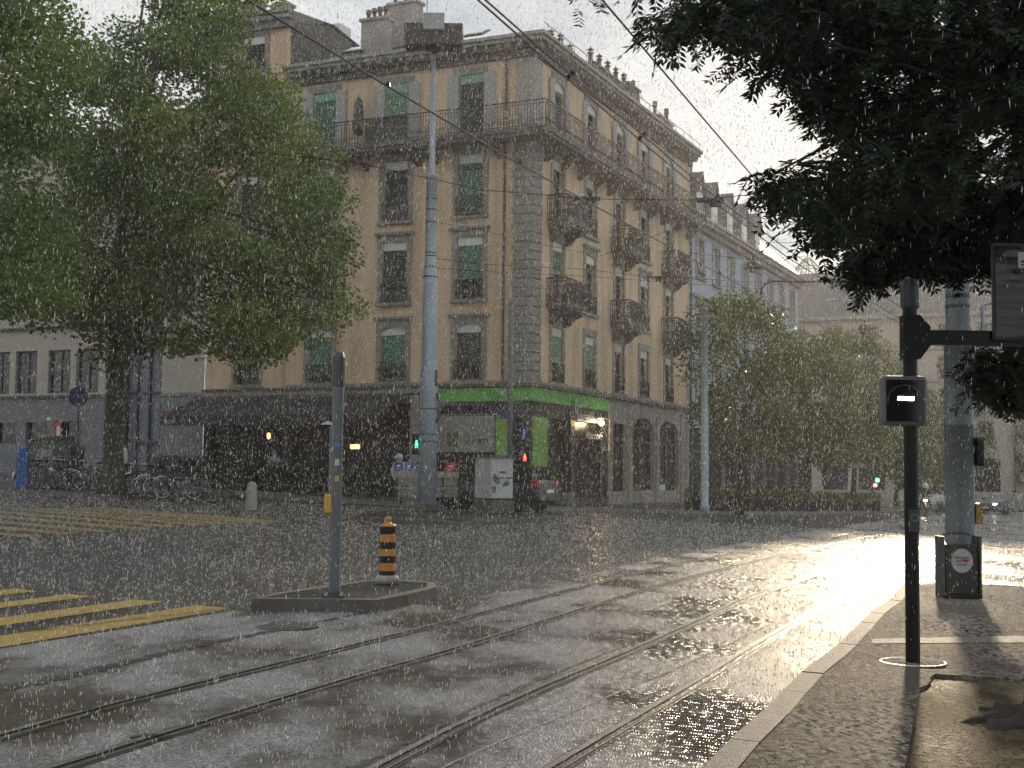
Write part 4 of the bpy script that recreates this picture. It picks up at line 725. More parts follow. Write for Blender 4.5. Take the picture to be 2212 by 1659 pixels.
# dark pinnate tree over the near pavement
g3 = np.random.default_rng(33); rf_ = random.Random(41)
FP = [(1405, 25), (1450, 5), (1520, -80), (2600, -200), (2700, 500), (2500, 800), (2230, 860), (2165, 845), (2115, 820), (2125, 760), (2230, 700), (2230, 560), (2050, 575), (1990, 565), (1940, 590), (1890, 590), (1860, 545), (1850, 505), (1770, 500), (1760, 470), (1720, 425), (1665, 405), (1655, 385), (1720, 370), (1780, 340), (1830, 300), (1830, 250), (1755, 225), (1755, 160), (1670, 150), (1650, 75), (1560, 50), (1525, 62), (1450, 55)]
tbase = G(2310, 1568, .045); twigs = []
while len(twigs) < 1200:
    x, y = rf_.uniform(1400, 2700), rf_.uniform(-200, 870)
    if in_poly(x, y, FP): twigs.append(ATY(x, y, rf_.uniform(13.4, 16.0) if ((y > 430 and x > 1830) or (y > 320 and x > 2040)) else rf_.uniform(8.5, 13.0)))
for x, y, n_ in ((1690, 395, 10), (1790, 480, 8), (1880, 570, 10), (2160, 810, 14), (1480, 40, 8), (1600, 40, 10), (1700, 120, 8), (1790, 210, 8), (1900, 585, 6), (2200, 830, 12)):
    for k in range(n_): twigs.append(ATY(x + rf_.gauss(0, 26), y + rf_.gauss(0, 14), rf_.uniform(13.4, 15.0) if (y > 440 and x > 1830) else rf_.uniform(9.2, 11.5)))
while len(twigs) < 1760:
    x, y = rf_.uniform(1780, 2500), rf_.uniform(380, 850)
    if in_poly(x, y, FP): twigs.append(ATY(x, y, rf_.uniform(13.4, 16.0)))
for k in range(330):  # the rest of the crown, out of the picture
    a = rf_.uniform(0, 6.28); q = rf_.uniform(.5, 4.6); twigs.append(Vector((tbase.x + 1.2 + q * math.cos(a), tbase.y + .5 + q * math.sin(a), rf_.uniform(5.2, 8.5))))
C_, D_, S_, L_, Wd_, T_ = [], [], [], [], [], []; rach = MB()
for tw in twigs:
    dv = Vector((rf_.gauss(0, 1), rf_.gauss(0, 1), rf_.gauss(-.15, .35))).normalized()
    for k in range(8):
        p0 = tw + dv * (k - 4) * .055 + Vector((rf_.gauss(0, .05), rf_.gauss(0, .05), rf_.gauss(0, .04)))
        dr_ = (dv * rf_.uniform(-.2, .5) + Vector((rf_.gauss(0, .7), rf_.gauss(0, .7), -.25 + rf_.gauss(0, .25)))).normalized(); sd = dr_.cross(Vector((rf_.gauss(0, .3), rf_.gauss(0, .3), 1))).normalized(); up = sd.cross(dr_)
        ln = rf_.uniform(.17, .27); tn = rf_.random(); rach_pts = []
        for j in range(6):
            t = (j + .6) / 6; pj = p0 + dr_ * ln * t - Vector((0, 0, .10 * ln * t * t)) * 3
            for s_ in (-1, 1):
                ld = (sd * s_ * .9 + dr_ * .55 - Vector((0, 0, .25)) + Vector((rf_.gauss(0, .12), rf_.gauss(0, .12), rf_.gauss(0, .12)))).normalized(); l = rf_.uniform(.062, .09) * (1.25 if tw.y > 13 else 1)
                C_.append(pj + ld * l * .5); D_.append(ld); S_.append(ld.cross(up + Vector((rf_.gauss(0, .3), rf_.gauss(0, .3), 0))).normalized()); L_.append(l); Wd_.append(l * .36); T_.append(min(1, max(0, tn + rf_.gauss(0, .1))))
        C_.append(pj + dr_ * .04); D_.append(dr_); S_.append(sd); L_.append(.075); Wd_.append(.027); T_.append(tn)
        rach.bar(p0, pj, .0022, 3, cap=False)
V, F, t = leaves(np.array(C_), np.array(D_), np.array(S_), np.array(L_), np.array(Wd_), np.array(T_), .12)
ft = thing('pinnate_tree', 'dark backlit tree with feathery compound leaves hanging over the near pavement', 'tree', tbase)
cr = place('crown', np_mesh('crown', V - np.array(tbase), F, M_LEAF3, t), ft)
mb = MB(); tp = [tbase + Vector(p) for p in [(0, 0, -.1), (0, 0, .15), (.02, .02, 1.2), (.10, .05, 3.0), (.2, .1, 4.7)]]; mb.tube([p - tbase for p in tp], [.42, .3, .24, .21, .2], 14)
rr_ = random.Random(2)
for e in [(-1.0, -.25), (-.8, .05), (-.9, -.6), (-.6, .45), (.3, .9), (.7, -.6), (-.25, -.95)]:
    ks = [.2 + .1 * i for i in range(10)]; mb.tube([(e[0] * k * .85 + rr_.gauss(0, .025), e[1] * k * .85 + rr_.gauss(0, .035), .12 * (1.1 - k) - .02 + rr_.gauss(0, .012)) for k in ks], [max(.02, (.13 - .1 * (k - .2)) * rr_.uniform(.6, 1.25)) for k in ks], 7)
random.seed(4); mains = [tw for tw in twigs[::60]]
for tw in mains: limb(mb, tp[-1] - tbase - Vector((0, 0, random.uniform(0, .6))), tw - tbase, .026, .007, .2, 6, 7)
for tw in twigs[::7]:
    k = min(mains, key=lambda q: (q - tw).length)
    if (k - tw).length < .9: limb(mb, tp[-1].lerp(k, .93) - tbase, tw - tbase, .016, .004, .2, 4, 4)
mb.build('trunk', M_BARKD, ft, True); o = rach.build('leaf_stalks', M_LEAF4, None); o.parent = ft; o.location = -tbase
# fallen leaflets on the near pavement and the pit
n = 420; yy = 7 + 14 * g3.random(n) ** 1.3; xx = .14 * yy + g3.random(n) * .26 * yy; C = np.stack([xx, yy, GA * yy + GB * xx + .108], 1); D = unit(np.stack([g3.normal(size=n), g3.normal(size=n), g3.normal(0, .08, n)], 1)); S = unit(np.cross(D, np.tile([[0., 0., 1.]], (n, 1)))); kx = np.interp(yy, [p[1] for p in KI[1:12]], [p[0] for p in KI[1:12]]); ok = xx > kx + .05
V, F, t = leaves(C[ok], D[ok], S[ok], g3.uniform(.03, .07, ok.sum()), g3.uniform(.012, .026, ok.sum()), g3.random(ok.sum()), .05); tag(place('leaf_litter', np_mesh('leaf_litter', V, F, leafmat('fallen_leaf', (.05, .035, .012), (.16, .11, .03), .1, 1.0), t)), 'wet fallen leaflets scattered on the near pavement', 'leaf litter', kind='stuff')
# hedges in planters on the cafe terrace and along the street terrace
def hedge(label, c, rz, sx, sy, h, seed, group, warm=False):
    r = thing('planter_hedge', label, 'hedge', c, rz, group); MB().bb((-sx / 2, -sy / 2, 0), (sx / 2, sy / 2, .5)).build('planter_box', M_BLACK, r); g = np.random.default_rng(seed); n = int(900 * sx * h)
    C = np.stack([g.uniform(-sx / 2 - .08, sx / 2 + .08, n), g.uniform(-sy / 2 - .1, sy / 2 + .1, n), .45 + (h - .45) * g.random(n) ** .8 * g.uniform(.8, 1.1, n)], 1); D = unit(g.normal(size=(n, 3)) + [0, 0, .5]); S = unit(np.cross(D, g.normal(size=(n, 3)))); V, F, t = leaves(C, D, S, g.uniform(.06, .13, n), g.uniform(.03, .06, n), g.random(n)); place('foliage', np_mesh('foliage', V, F, M_LEAF2 if warm else M_LEAF4, t), r); return r
hn = ['under the awning, closest to the bank', 'under the awning, second from the bank', 'under the awning, third from the bank', 'under the awning, closest to the green shop']
for i, u in enumerate((14.8, 12.0, 9.2, 6.4)):
    p = C0 + EYV * u - EXV * 3.0; hedge('dark clipped hedge in a black planter ' + hn[i], onz(p.x, p.y, .13), RZ + math.pi / 2, 2.3, .55, 1.25, 60 + i, 'terrace hedges under the awning')
hs = ['just right of the ochre house', 'left of the first street tree', 'between the first two street trees', 'beside the far traffic light', 'nearest the street corner']
for i, x in enumerate((1530, 1630, 1700, 1790, 1860)):
    p = G(x, 1103, .13); hedge('reddish brown terrace hedge in a box ' + hs[i], p, math.radians(10), 1.9, .6, .95, 80 + i, 'terrace hedges along the street', True)
pt = G(1224, 1093, .13); r = thing('flower_pot', 'pale stone flower pot with reddish plant beside the green shop door', 'flower pot', pt); MB().lathe([(.24, 0), (.30, .15), (.33, .5), (.36, .55), (.30, .55), (.28, .45)], 14).build('pot', M_STONEL, r, True)
g = np.random.default_rng(5); n = 260; C = g.normal(size=(n, 3)) * [.32, .3, .28] + [-.15, 0, .95]; D = unit(g.normal(size=(n, 3)) + [0, 0, .6]); S = unit(np.cross(D, g.normal(size=(n, 3)))); V, F, t = leaves(C, D, S, g.uniform(.1, .2, n), g.uniform(.05, .09, n), g.random(n)); place('foliage', np_mesh('foliage', V, F, leafmat('red_leaf', (.05, .03, .02), (.16, .06, .05), .3), t), r)
# ================================================================== STREET FURNITURE
def pole(r, pts, rad, material, n=14, name='pole'): return MB().tube(pts, rad, n).build(name, material, r, True)
# tram signal pole on the near pavement
b = G(1972, 1432, .10); SH = .10; r = thing('tram_signal', 'black tram signal pole with a lit white bar and a side arm holding a mirror', 'tram signal', b); S = 236.0
mb = MB(); mb.tube([(0, 0, 0), (0, 0, 3.18)], .062, 10); mb.build('pole', M_BLACK, r)
MB().lathe([(.075, 3.10), (.082, 3.12), (.082, 3.30), (.06, 3.36), (.0, 3.375)], 10).build('pole_cap', M_DGREY, r)
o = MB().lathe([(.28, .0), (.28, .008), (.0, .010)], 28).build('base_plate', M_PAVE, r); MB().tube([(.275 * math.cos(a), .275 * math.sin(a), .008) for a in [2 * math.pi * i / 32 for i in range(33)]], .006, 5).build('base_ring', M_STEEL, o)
mb = MB(); mb.prismxz([(-.07, 2.65), (-.07, 3.04), (.07, 3.04), (.16, 2.94), (.16, 2.77), (.07, 2.65)], -.075, .075); mb.build('bracket', M_BLACK, r)
MB().bb((.1, -.05, 2.78), (1.55, .05, 2.91)).build('arm', M_BLACK, r)
hd = MB(); hd.bb((-.205, -.20, 2.165), (.205, -.08, 2.605)); o = hd.build('signal_head', mat('signal_grey', (.17, .17, .16), .5, .1), r, loc=(-.105, 0, -.11)); md = bevel(o, .055, 4)
MB().bb((-.165, -.215, 2.205), (.165, -.195, 2.565)).build('signal_screen', mat('screen_black', (.006, .006, .01), .12, .1), o)
mb = MB()
mb.tube([(-.02 + .15 * math.cos(a), -.27, 2.385 + .13 * math.sin(a)) for a in [math.pi * (.12 + .95 * i / 14) for i in range(15)]], .006, 4); mb.build('visor', M_DGREY, o)
for z in (2.392, 2.412): MB().bb((-.07, -.222, z - .007), (.07, -.217, z + .007)).build('lit_bar', emis('signal_white', (.75, .9, 1.0), 9.0), o)
bt = MB().bb((-.042, -.09, 1.14), (.042, -.06, 1.33)).build('push_button_plate', M_DGREY, r); mb = MB(); mb.tube([(.03 * math.cos(a), -.094, 1.26 + .03 * math.sin(a)) for a in [i * math.pi / 8 for i in range(17)]], .004, 4); mb.build('push_button', M_STONE, bt)
mr = MB(); mr.bb((.70, -.10, 2.94), (1.62, -.055, 3.80)); o = mr.build('mirror_frame', M_DGREY, r, loc=(0, 0, -.12)); bevel(o, .02)
mm = mat('mirror', (.045, .045, .047), .08, .05, 1.0, metal=1.0); nt = mm.node_tree; wv = N(nt, 'ShaderNodeTexNoise', i={'Scale': 2.2, 'Detail': 1.0}); tcm = [n for n in nt.nodes if n.type == 'TEX_COORD'][0]; mpm = N(nt, 'ShaderNodeMapping', i={'Scale': (.8, 1, 2.4)}); L(nt, tcm.outputs['Object'], mpm.inputs[0]); L(nt, mpm.outputs[0], wv.inputs['Vector']); bpm = N(nt, 'ShaderNodeBump', i={'Strength': .7, 'Distance': .035}); L(nt, wv.outputs['Fac'], bpm.inputs['Height']); L(nt, bpm.outputs[0], nt.nodes['Principled BSDF'].inputs['Normal'])  # near-black tint stands in for dark surroundings the mirror would reflect
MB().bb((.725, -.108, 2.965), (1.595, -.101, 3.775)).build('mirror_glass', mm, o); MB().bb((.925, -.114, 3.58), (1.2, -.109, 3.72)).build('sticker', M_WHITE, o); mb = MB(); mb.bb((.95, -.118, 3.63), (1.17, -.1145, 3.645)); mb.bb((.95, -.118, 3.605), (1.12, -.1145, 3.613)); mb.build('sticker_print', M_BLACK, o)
# big catenary pole with a bin
b = G(2076, 1284, .10); r = thing('catenary_pole', 'thick grey catenary pole with a rubbish bin at its foot', 'pole', b)
mb = MB(); prof = [(.24, 0), (.24, .1), (.212, .12), (.208, 2.42), (.214, 2.43), (.214, 2.46), (.207, 2.47), (.203, 3.62), (.21, 3.63), (.21, 3.7), (.203, 3.71), (.205, 3.76), (.2, 3.82), (.172, 3.9), (.165, 7.5), (.15, 9.5)]
mb.lathe(prof, 22); mb.build('pole', M_GALVD, r, True)
mb = MB()
for z in (4.15, 4.3, 4.5, 4.62, 4.8, 4.95, 5.2, 5.4): MB().lathe([(.172, z), (.176, z + .01), (.176, z + .05), (.172, z + .06)], 18).build('band', M_DGREY, r)
o = MB().bb((.20, -.16, 1.85), (.31, .12, 2.25)).build('signal_housing', M_BLACK, r); bevel(o, .02); MB().bb((.22, -.20, 2.22), (.315, .12, 2.262)).build('housing_hood', M_DGREY, o)
mb = MB(); mb.tube([(.21, 0, 3.05), (.32, 0, 3.05), (.36, 0, 3.1), (.36, 0, 4.2), (.5, 0, 4.25)], .025, 6); mb.build('cable_loop', M_GALV, r)
o = MB().prismxz([(.2, 1.02), (.30, 1.02), (.30, 1.22), (.285, 1.29), (.24, 1.31), (.2, 1.31)], -.1, .1).build('push_button_box', mat('dull_yellow', (.30, .17, .03), .4, .15), r)
b2 = G(2067, 1290, .10); r = thing('rubbish_bin', 'dark metal rubbish bin with a round sticker in front of the big grey pole', 'bin', b2 + Vector((0, -.05, 0))); r.scale = (.78, .9, .87)
mb = MB(); mb.bb((-.285, -.2, .06), (.285, .14, .86)); bevel(mb.build('bin_body', mat('bin_black', (.02, .018, .015), .35, .3, 6), r), .02)
for s_ in (-1, 1): MB().bb((s_ * .33 - .018, -.22, .02), (s_ * .33 + .018, .16, .985)).build('side_panel', M_DGREY, r)
MB().bb((-.345, -.23, 0), (.345, .17, .055)).build('base', M_BLACK, r); mb = MB(); mb.tube([(-.31, 0, .985), (-.15, 0, 1.03), (0, 0, 1.04), (.15, 0, 1.03), (.31, 0, .985)], .018, 6); mb.build('hoop', M_DGREY, r)
sk = MB(); sk.add([(.193 * math.cos(a), -.206, .60 + .193 * math.sin(a)) for a in [2 * math.pi * i / 32 for i in range(32)]], [tuple(range(32))]); o = sk.build('sticker', mat('sticker_grey', (.42, .41, .43), .5, .05), r)
RX = (math.pi / 2, 0, 0)
text('sticker_lettering', 'Faites-nous', .058, M_BLACK, o, (0, -.212, .655), RX, .001); text('sticker_lettering', 'une', .05, M_BLACK, o, (-.075, -.212, .60), RX, .001); MB().bb((-.02, -.2125, .575), (.12, -.2095, .627)).build('red_label', mat('label_red', (.45, .05, .03), .5, .1), o); text('sticker_lettering', 'fleur', .048, M_BLACK, o, (.05, -.215, .603), RX, .001)
for z, w_ in ((.548, .11), (.53, .08)): MB().bb((-w_, -.2115, z - .003), (w_, -.209, z + .003)).build('fine_print', M_DGREY, o)
# bare pole and striped beacon on the small island
b = G(722, 1290, .14); r = thing('signal_post', 'bare dark signal post with a yellow push button box on the small island', 'post', b)
mb = MB(); mb.tube([(0, 0, 0), (.0, 0, 2.3)], .06, 10); mb.build('pole', M_GALVD, r); MB().lathe([(.068, 2.28), (.07, 2.30), (.07, 2.6), (.05, 2.66), (0, 2.675)], 10).build('pole_cap', M_DGREY, r)
bevel(MB().bb((-.125, -.06, .90), (-.04, .06, 1.11)).build('push_button_box', mat('signal_yellow', (.55, .33, .03), .35, .1), r), .02)
MB().lathe([(.13, 0), (.13, .02), (.07, .03), (.07, .06)], 12).build('base_flange', M_DGREY, r)
for k in range(4): a = .8 + k * math.pi / 2; MB().lathe([(.014, .02), (.014, .045), (0, .05)], 6, (.105 * math.cos(a), .105 * math.sin(a), 0)).build('bolt', M_STEEL, r)
for z, w_, h_, c_ in ((1.42, .05, .07, (.5, .5, .48)), (1.62, .06, .05, (.1, .2, .4)), (1.25, .045, .06, (.45, .4, .1))): MB().bb((-w_ / 2 + .01, -.064, z), (w_ / 2 + .01, -.058, z + h_)).build('sticker', mat('post_sticker_%d' % int(z * 100), c_, .5, .4, 30), r)
b = G(836, 1260, .14); r = thing('striped_beacon', 'black and orange striped beacon post on a concrete foot', 'beacon', b); MB().lathe([(.15, 0), (.15, .06), (.12, .1), (.11, .1)], 16).build('foot', M_CONC, r, True)
Mor = mat('beacon_orange', (.50, .22, .03), .35, .12, 4); zs = [.10, .155, .25, .335, .42, .505, .60, .69]
for i in range(7): MB().lathe([(.098, zs[i]), (.098, zs[i + 1])], 16).build('band', M_BLACK if i % 2 == 0 else Mor, r, False)
MB().lathe([(.10, .69), (.09, .715), (.04, .73), (.035, .76), (.045, .78), (.03, .81), (0, .815)], 14).build('cap', Mor, r, True)
# tall floodlight mast
b = G(922, 1103, .14); r = thing('floodlight_mast', 'very tall pale blue grey floodlight mast rising in front of the ochre house', 'mast', b); k = b.y / FPX
def mz(y): return ATY(935, y, b.y).z - b.z
MB().bb((-.36, -.3, 0), (.36, .3, .22)).build('plinth', M_STONED, r)
lean = .10; prof = [(.28, .2), (.27, mz(800)), (.235, mz(780)), (.22, mz(585)), (.18, mz(580)), (.165, mz(385)), (.19, mz(384)), (.19, mz(378)), (.085, mz(374)), (.075, mz(100))]
mb = MB(); mb.lathe(prof, 18); mb.build('pole', M_GALV, r, True)
mb = MB()
for y in (432, 455, 482, 548, 555, 578, 600, 885, 940, 955): z = mz(y); MB().lathe([(.285 if y > 790 else (.235 if y > 585 else .185), z), (.285 if y > 790 else (.235 if y > 585 else .185), z + .04)], 14).build('clamp_ring', M_DGREY, r)
mb = MB(); mb.tube([(.26, -.1, mz(850)), (.36, -.2, mz(870)), (.34, -.2, mz(900)), (.27, -.12, mz(912))], .05, 7); mb.tube([(.24, -.15, mz(800)), (.25, -.2, mz(815)), (.24, -.15, mz(835))], .035, 6); mb.build('cable_loops', M_DGREY, r)
fl = MB(); z0, z1 = mz(104), mz(56); fl.bb((-.92, -.35, z0), (.92, .35, z1)); bevel(fl.build('floodlight_box', mat('rusty_black', (.03, .026, .025), .5, .3, 3), r), .05); bevel(MB().bb((-.32, -.5, mz(75)), (.34, -.36, mz(38))).build('control_box', M_LGREY, r), .03)
for i in range(3): MB().box((-.6 + i * .6, -.3, z0 - .1), (.45, .5, .12), M=Matrix.Rotation(.5, 3, 'X')).build('floodlight', M_BLACK, r)
def ped_light(parent, c, col, nm):
    o = MB().bb((c[0] - .14, c[1] - .02, c[2] - .32), (c[0] + .14, c[1] + .2, c[2] + .32)).build('signal_head', M_BLACK, parent); e_ = emis(nm, col, 2.2); y = c[1] - .03; x, z = c[0], c[2]
    mb = MB(); mb.lathe([(.0, .12), (.04, .14), (.045, .18), (.02, .22), (0, .225)], 8, (x, y, z)); mb.add([(x - .05, y, z + .11), (x + .05, y, z + .11), (x + .035, y, z - .04), (x - .035, y, z - .04)], [(0, 1, 2, 3)])
    for s_ in (-1, 1): mb.add([(x + s_ * .035, y, z - .03), (x, y, z - .03), (x + s_ * .05, y, z - .22), (x + s_ * .09, y, z - .22)], [(0, 1, 2, 3)]); mb.add([(x + s_ * .05, y, z + .1), (x + s_ * .03, y, z + .1), (x + s_ * .08, y, z - .06), (x + s_ * .1, y, z - .05)], [(0, 1, 2, 3)])
    q = mb.build('lit_figure', e_, o); q.scale = (.55, 1, .55); q.location = (x * .45, 0, z * .45); return o
ped_light(r, (-.34, -.1, mz(960)), (.05, .95, .45), 'walk_green')
mb = MB(); c = G(870, 1108, .14)
r = thing('street_barrier', 'grey railed barrier with blue and red sign plates beside the tall mast', 'barrier', G(925, 1096, .13), math.radians(4)); kz = 1 / 62.
for x in (-1.05, .0, .95): MB().bb((x - .04, -.05, 0), (x + .04, .05, 1.35)).build('post', M_DGREY, r)
for z0, z1 in ((.98, 1.2), (.60, .68)): MB().bb((-1.1, -.09, z0), (1.0, .09, z1)).build('rail', M_STONEL, r)
for z0, z1 in ((.70, .96), (.34, .58)):
    for i in range(4): bevel(MB().bb((-1.0 + i * .5, -.07, z0), (-.56 + i * .5, .07, z1)).build('panel', M_STONE, r), .02)
M_SB = mat('plate_blue', (.025, .05, .26), .3, .1)
for x, mt_ in ((-1.0, M_SB), (-.66, mat('plate_blue_bright', (.03, .10, .42), .3, .1)), (-.32, M_SB), (.1, mat('plate_navy', (.02, .025, .14), .3)), (.72, mat('plate_red', (.55, .06, .05), .3, .1))):
    o = MB().bb((x - .15, -.11, 1.22), (x + .15, -.09, 1.5)).build('sign_plate', mt_, r); mb = MB(); mb.bb((x - .1, -.116, 1.26), (x + .08, -.1105, 1.28)); mb.bb((x - .06, -.116, 1.34), (x + .06, -.1105, 1.40)); mb.build('sign_symbol', M_WHITE, o)
# stickered cabinet
b = G(1066, 1108, .14); r = thing('utility_cabinet', 'pale grey utility cabinet covered in stickers and graffiti beside the black car', 'cabinet', b, math.radians(38))
MB().bb((-.46, -.46, 0), (.46, .46, .42)).build('plinth', M_STONED, r); bevel(MB().bb((-.43, -.43, .46), (.43, .43, 1.72)).build('body', mat('cabinet_grey', (.42, .44, .46), .4, .12, 2), r), .02); MB().bb((-.5, -.5, 1.72), (.5, .5, 1.80)).build('lid', M_STONED, r)
rg = random.Random(8); mb = MB()
for i in range(16): x, z = rg.uniform(-.36, .36), rg.uniform(.6, 1.6); MB().box((.436 + i * .0006, x, z), (.006, rg.uniform(.03, .16), rg.uniform(.05, .22)), M=Matrix.Rotation(rg.uniform(-.5, .5), 3, 'X')).build('graffiti_tag', mat('graffiti_ink', (.05, .05, .055), .5, .4, 10), r)
mb = MB()
for i in range(7): x, z = rg.uniform(-.34, .34), rg.uniform(.6, 1.55); MB().box((x, -.436 - i * .001, z), (rg.uniform(.08, .24), .006, rg.uniform(.06, .3))).build('sticker', mat('sticker_ink', (.10, .10, .11), .5, .4, 10), r)
MB().bb((-.4, -.448, 1.08), (.4, -.434, 1.12)).build('hinge_strip', M_DGREY, r)
b = G(1099, 1107, .14); r = thing('thin_signal_pole', 'slim grey pole beside the stickered cabinet with a red pedestrian light', 'pole', b); ht = ATY(1106, 650, b.y).z - b.z
MB().tube([(0, 0, 0), (.0, 0, ht)], .085, 10).build('pole', M_GALVD, r, True); ped_light(r, (.50, .1, ATY(1131, 988, b.y).z - b.z), (1.0, .1, .05), 'stop_red'); MB().bar((0, .15, ATY(1131, 985, b.y).z - b.z), (.4, .2, ATY(1131, 985, b.y).z - b.z), .03).build('bracket', M_DGREY, r); mb = MB()
mb.tube([(-.1, -.1, 3.6), (-.35, -.15, 3.75), (-.5, -.15, 3.4), (-.1, -.1, 3.1)], .03, 5); mb.build('sign_bracket', M_DGREY, r); MB().bb((-.42, -.2, 3.0), (-.05, -.14, 3.25)).build('direction_sign', mat('sign_dark_blue', (.02, .03, .10), .4), r)
b = G(1522, 1106, .14); r = thing('catenary_pole', 'pale blue grey catenary pole in front of the first street tree', 'pole', b); ht = ATY(1530, 668, b.y).z - b.z
MB().lathe([(.2, 0), (.2, .25), (.165, .3), (.16, 4.2), (.14, 4.3), (.13, ht), (.15, ht), (.15, ht + .06), (0, ht + .07)], 14).build('pole', M_GALV, r, True)
b = G(543, 1104); r = thing('concrete_bollard', 'pale round topped concrete bollard at the zebra crossing', 'bollard', b); MB().lathe([(.17, 0), (.16, .06), (.145, .7), (.13, .78), (.08, .83), (0, .85)], 14).build('shaft', M_CONC, r, True)
MB().lathe([(.19, 0), (.19, .03), (.0, .03)], 14).build('foot', M_STONED, r)
b = G(165, 1058, .13); r = thing('round_road_sign', 'blue round road sign with a white symbol on a thin post', 'road sign', b); hz = ATY(170, 857, b.y).z - b.z; dx = ATY(170, 857, b.y).x - b.x
MB().tube([(0, 0, 0), (dx, 0, hz + .3)], .035, 7).build('post', M_DGREY, r); o = MB().lathe([(.34, -.01), (.34, .01)], 28).build('disc', mat('sign_disc_blue', (.01, .035, .15), .3, .1), r); o.rotation_euler = (math.pi / 2, 0, 0); o.location = (dx, -.06, hz)
mb = MB(); mb.tube([(-.16, -.07, -.02), (-.05, -.07, .08), (.06, -.07, -.03), (.17, -.07, .05)], .025, 5); mb.lathe([(.06, -.01), (.06, .01)], 10, (.0, .1, .02)); o2 = mb.build('symbol', mat('symbol_white', (.4, .42, .45), .5), r); o2.location = (dx, -.03, hz)
b = G(47, 1057, .13); r = thing('info_stele', 'bright blue upright panel standing by the bicycles', 'panel', b); bevel(MB().bb((-.18, -.06, .03), (.18, .06, 1.36)).build('panel', mat('panel_blue', (.015, .13, .42), .35, .08), r), .015); MB().bb((-.2, -.1, 0), (.2, .1, .04)).build('foot', M_DGREY, r)
b = G(118, 1042, .13); r = thing('recycling_container', 'dull green recycling container with sloping lid behind the bicycles', 'container', b, math.radians(-14)); Mg = mat('container_green', (.045, .075, .06), .4, .2, 2)
mb = MB(); mb.prismxz([(-.95, .15), (.95, .15), (.95, 1.4), (.4, 1.75), (-.95, 1.55)], -.55, .55); mb.build('body', Mg, r); MB().box((-.2, 0, 1.72), (1.5, 1.16, .07), M=Matrix.Rotation(-.12, 3, 'Y')).build('lid', M_STONED, r); MB().bb((-.5, -.57, 1.0), (.2, -.555, 1.3)).build('paper_label', M_STONEL, r)
for x in (-.7, .7): MB().bb((x - .1, -.4, 0), (x + .1, .4, .15)).build('foot', M_BLACK, r)
b = G(363, 1040, .13); r = thing('painted_cabinet', 'mossy yellow painted street cabinet below an orange sign', 'cabinet', b); mp_ = mat('mural_paint', (.20, .17, .03), .5, .3, 3.0, col2=(.09, .10, .03))
z0, z1 = ATY(360, 1003, b.y).z - b.z, ATY(360, 952, b.y).z - b.z; MB().bb((-.38, -.25, .0), (.36, .25, z1)).build('body', mp_, r); MB().bb((-.42, -.28, z1), (.40, .28, z1 + .06)).build('lid', M_STONEL, r); mb = MB(); mb.tube([(-.35, -.26, z1 - .4), (0, -.26, z1 - .6), (.2, -.26, z1 - .35), (.33, -.26, z1 - .2)], .02, 4); mb.build('painted_line', M_BLACK, r); MB().bb((.4, -.2, z1 - .42), (.68, -.18, z1)).build('notice', M_STONEL, r)
b = G(372, 1036, .13); r = thing('stop_sign_post', 'orange sign plate above a pale blue panel behind the painted cabinet', 'sign', b); f_ = lambda y: ATY(372, y, b.y).z - b.z
MB().bar((0, 0, 0), (0, 0, f_(915)), .04).build('post', M_DGREY, r); o = MB().bb((-.42, -.08, f_(931)), (.52, -.05, f_(914))).build('orange_plate', mat('plate_orange', (.42, .10, .02), .4, .15, 6), r); MB().bb((-.4, -.08, f_(949)), (.12, -.05, f_(932))).build('display_panel', mat('pale_violet', (.42, .44, .62), .4, .15, 3), r)
b = G(705, 1078, .13); r = thing('terrace_lamp', 'slim white topped lamp post on the cafe terrace', 'lamp post', b); f_ = lambda y: ATY(705, y, b.y).z - b.z
MB().bar((.1, 0, 0), (.1, 0, f_(916)), .035).build('post', M_STONEL, r); MB().lathe([(.26, f_(918)), (.24, f_(915)), (.1, f_(911)), (0, f_(909))], 12).build('lamp_head', M_PANEL, r)
p = C0 + EYV * 7.7 - EXV * .6; r = thing('lit_terrace_sign', 'small warm lit sign box under the awning', 'lamp', Vector((p.x, p.y, ATY(765, 965, p.y).z))); bevel(MB().bb((-.2, -.05, -.09), (.2, .05, .09)).build('light_box', emis('warm_sign', (1.0, .55, .2), 1.6), r), .02); MB().bar((0, 0, .09), (0, 0, .9), .01).build('hanger', M_IRON, r)
p = C0 + EYV * 11.6 - EXV * 1.2; r = thing('red_terrace_lamp', 'small red glowing lamp deep under the awning', 'lamp', Vector((p.x, p.y, ATY(592, 941, p.y).z))); MB().lathe([(.02, .12), (.07, .08), (.08, 0), (.06, -.12), (.02, -.15)], 10).build('glass', emis('red_glow', (1.0, .25, .1), 3.0), r); MB().bar((0, 0, .1), (0, 0, .8), .008).build('hanger', M_IRON, r)
b = G(1886, 1104, .13); r = thing('traffic_light', 'distant traffic light showing red below green beside the terrace', 'traffic light', b); f_ = lambda y: ATY(1888, y, b.y).z - b.z
MB().bar((0, 0, 0), (0, 0, f_(955)), .07).build('pole', M_GALVD, r); MB().bb((-.02, -.25, f_(1055)), (.3, -.05, f_(1028))).build('signal_head', M_BLACK, r)
for px_, y, nm, col in ((.17, 1037, 'go_green', (.1, .9, .6)), (.05, 1048, 'halt_red', (1, .12, .08))): MB().lathe([(.0, -.12), (.1, -.06), (.12, 0), (.1, .06), (0, .12)], 10, (px_, -.27, f_(y))).build('lens', emis(nm, col, 3.0), r)
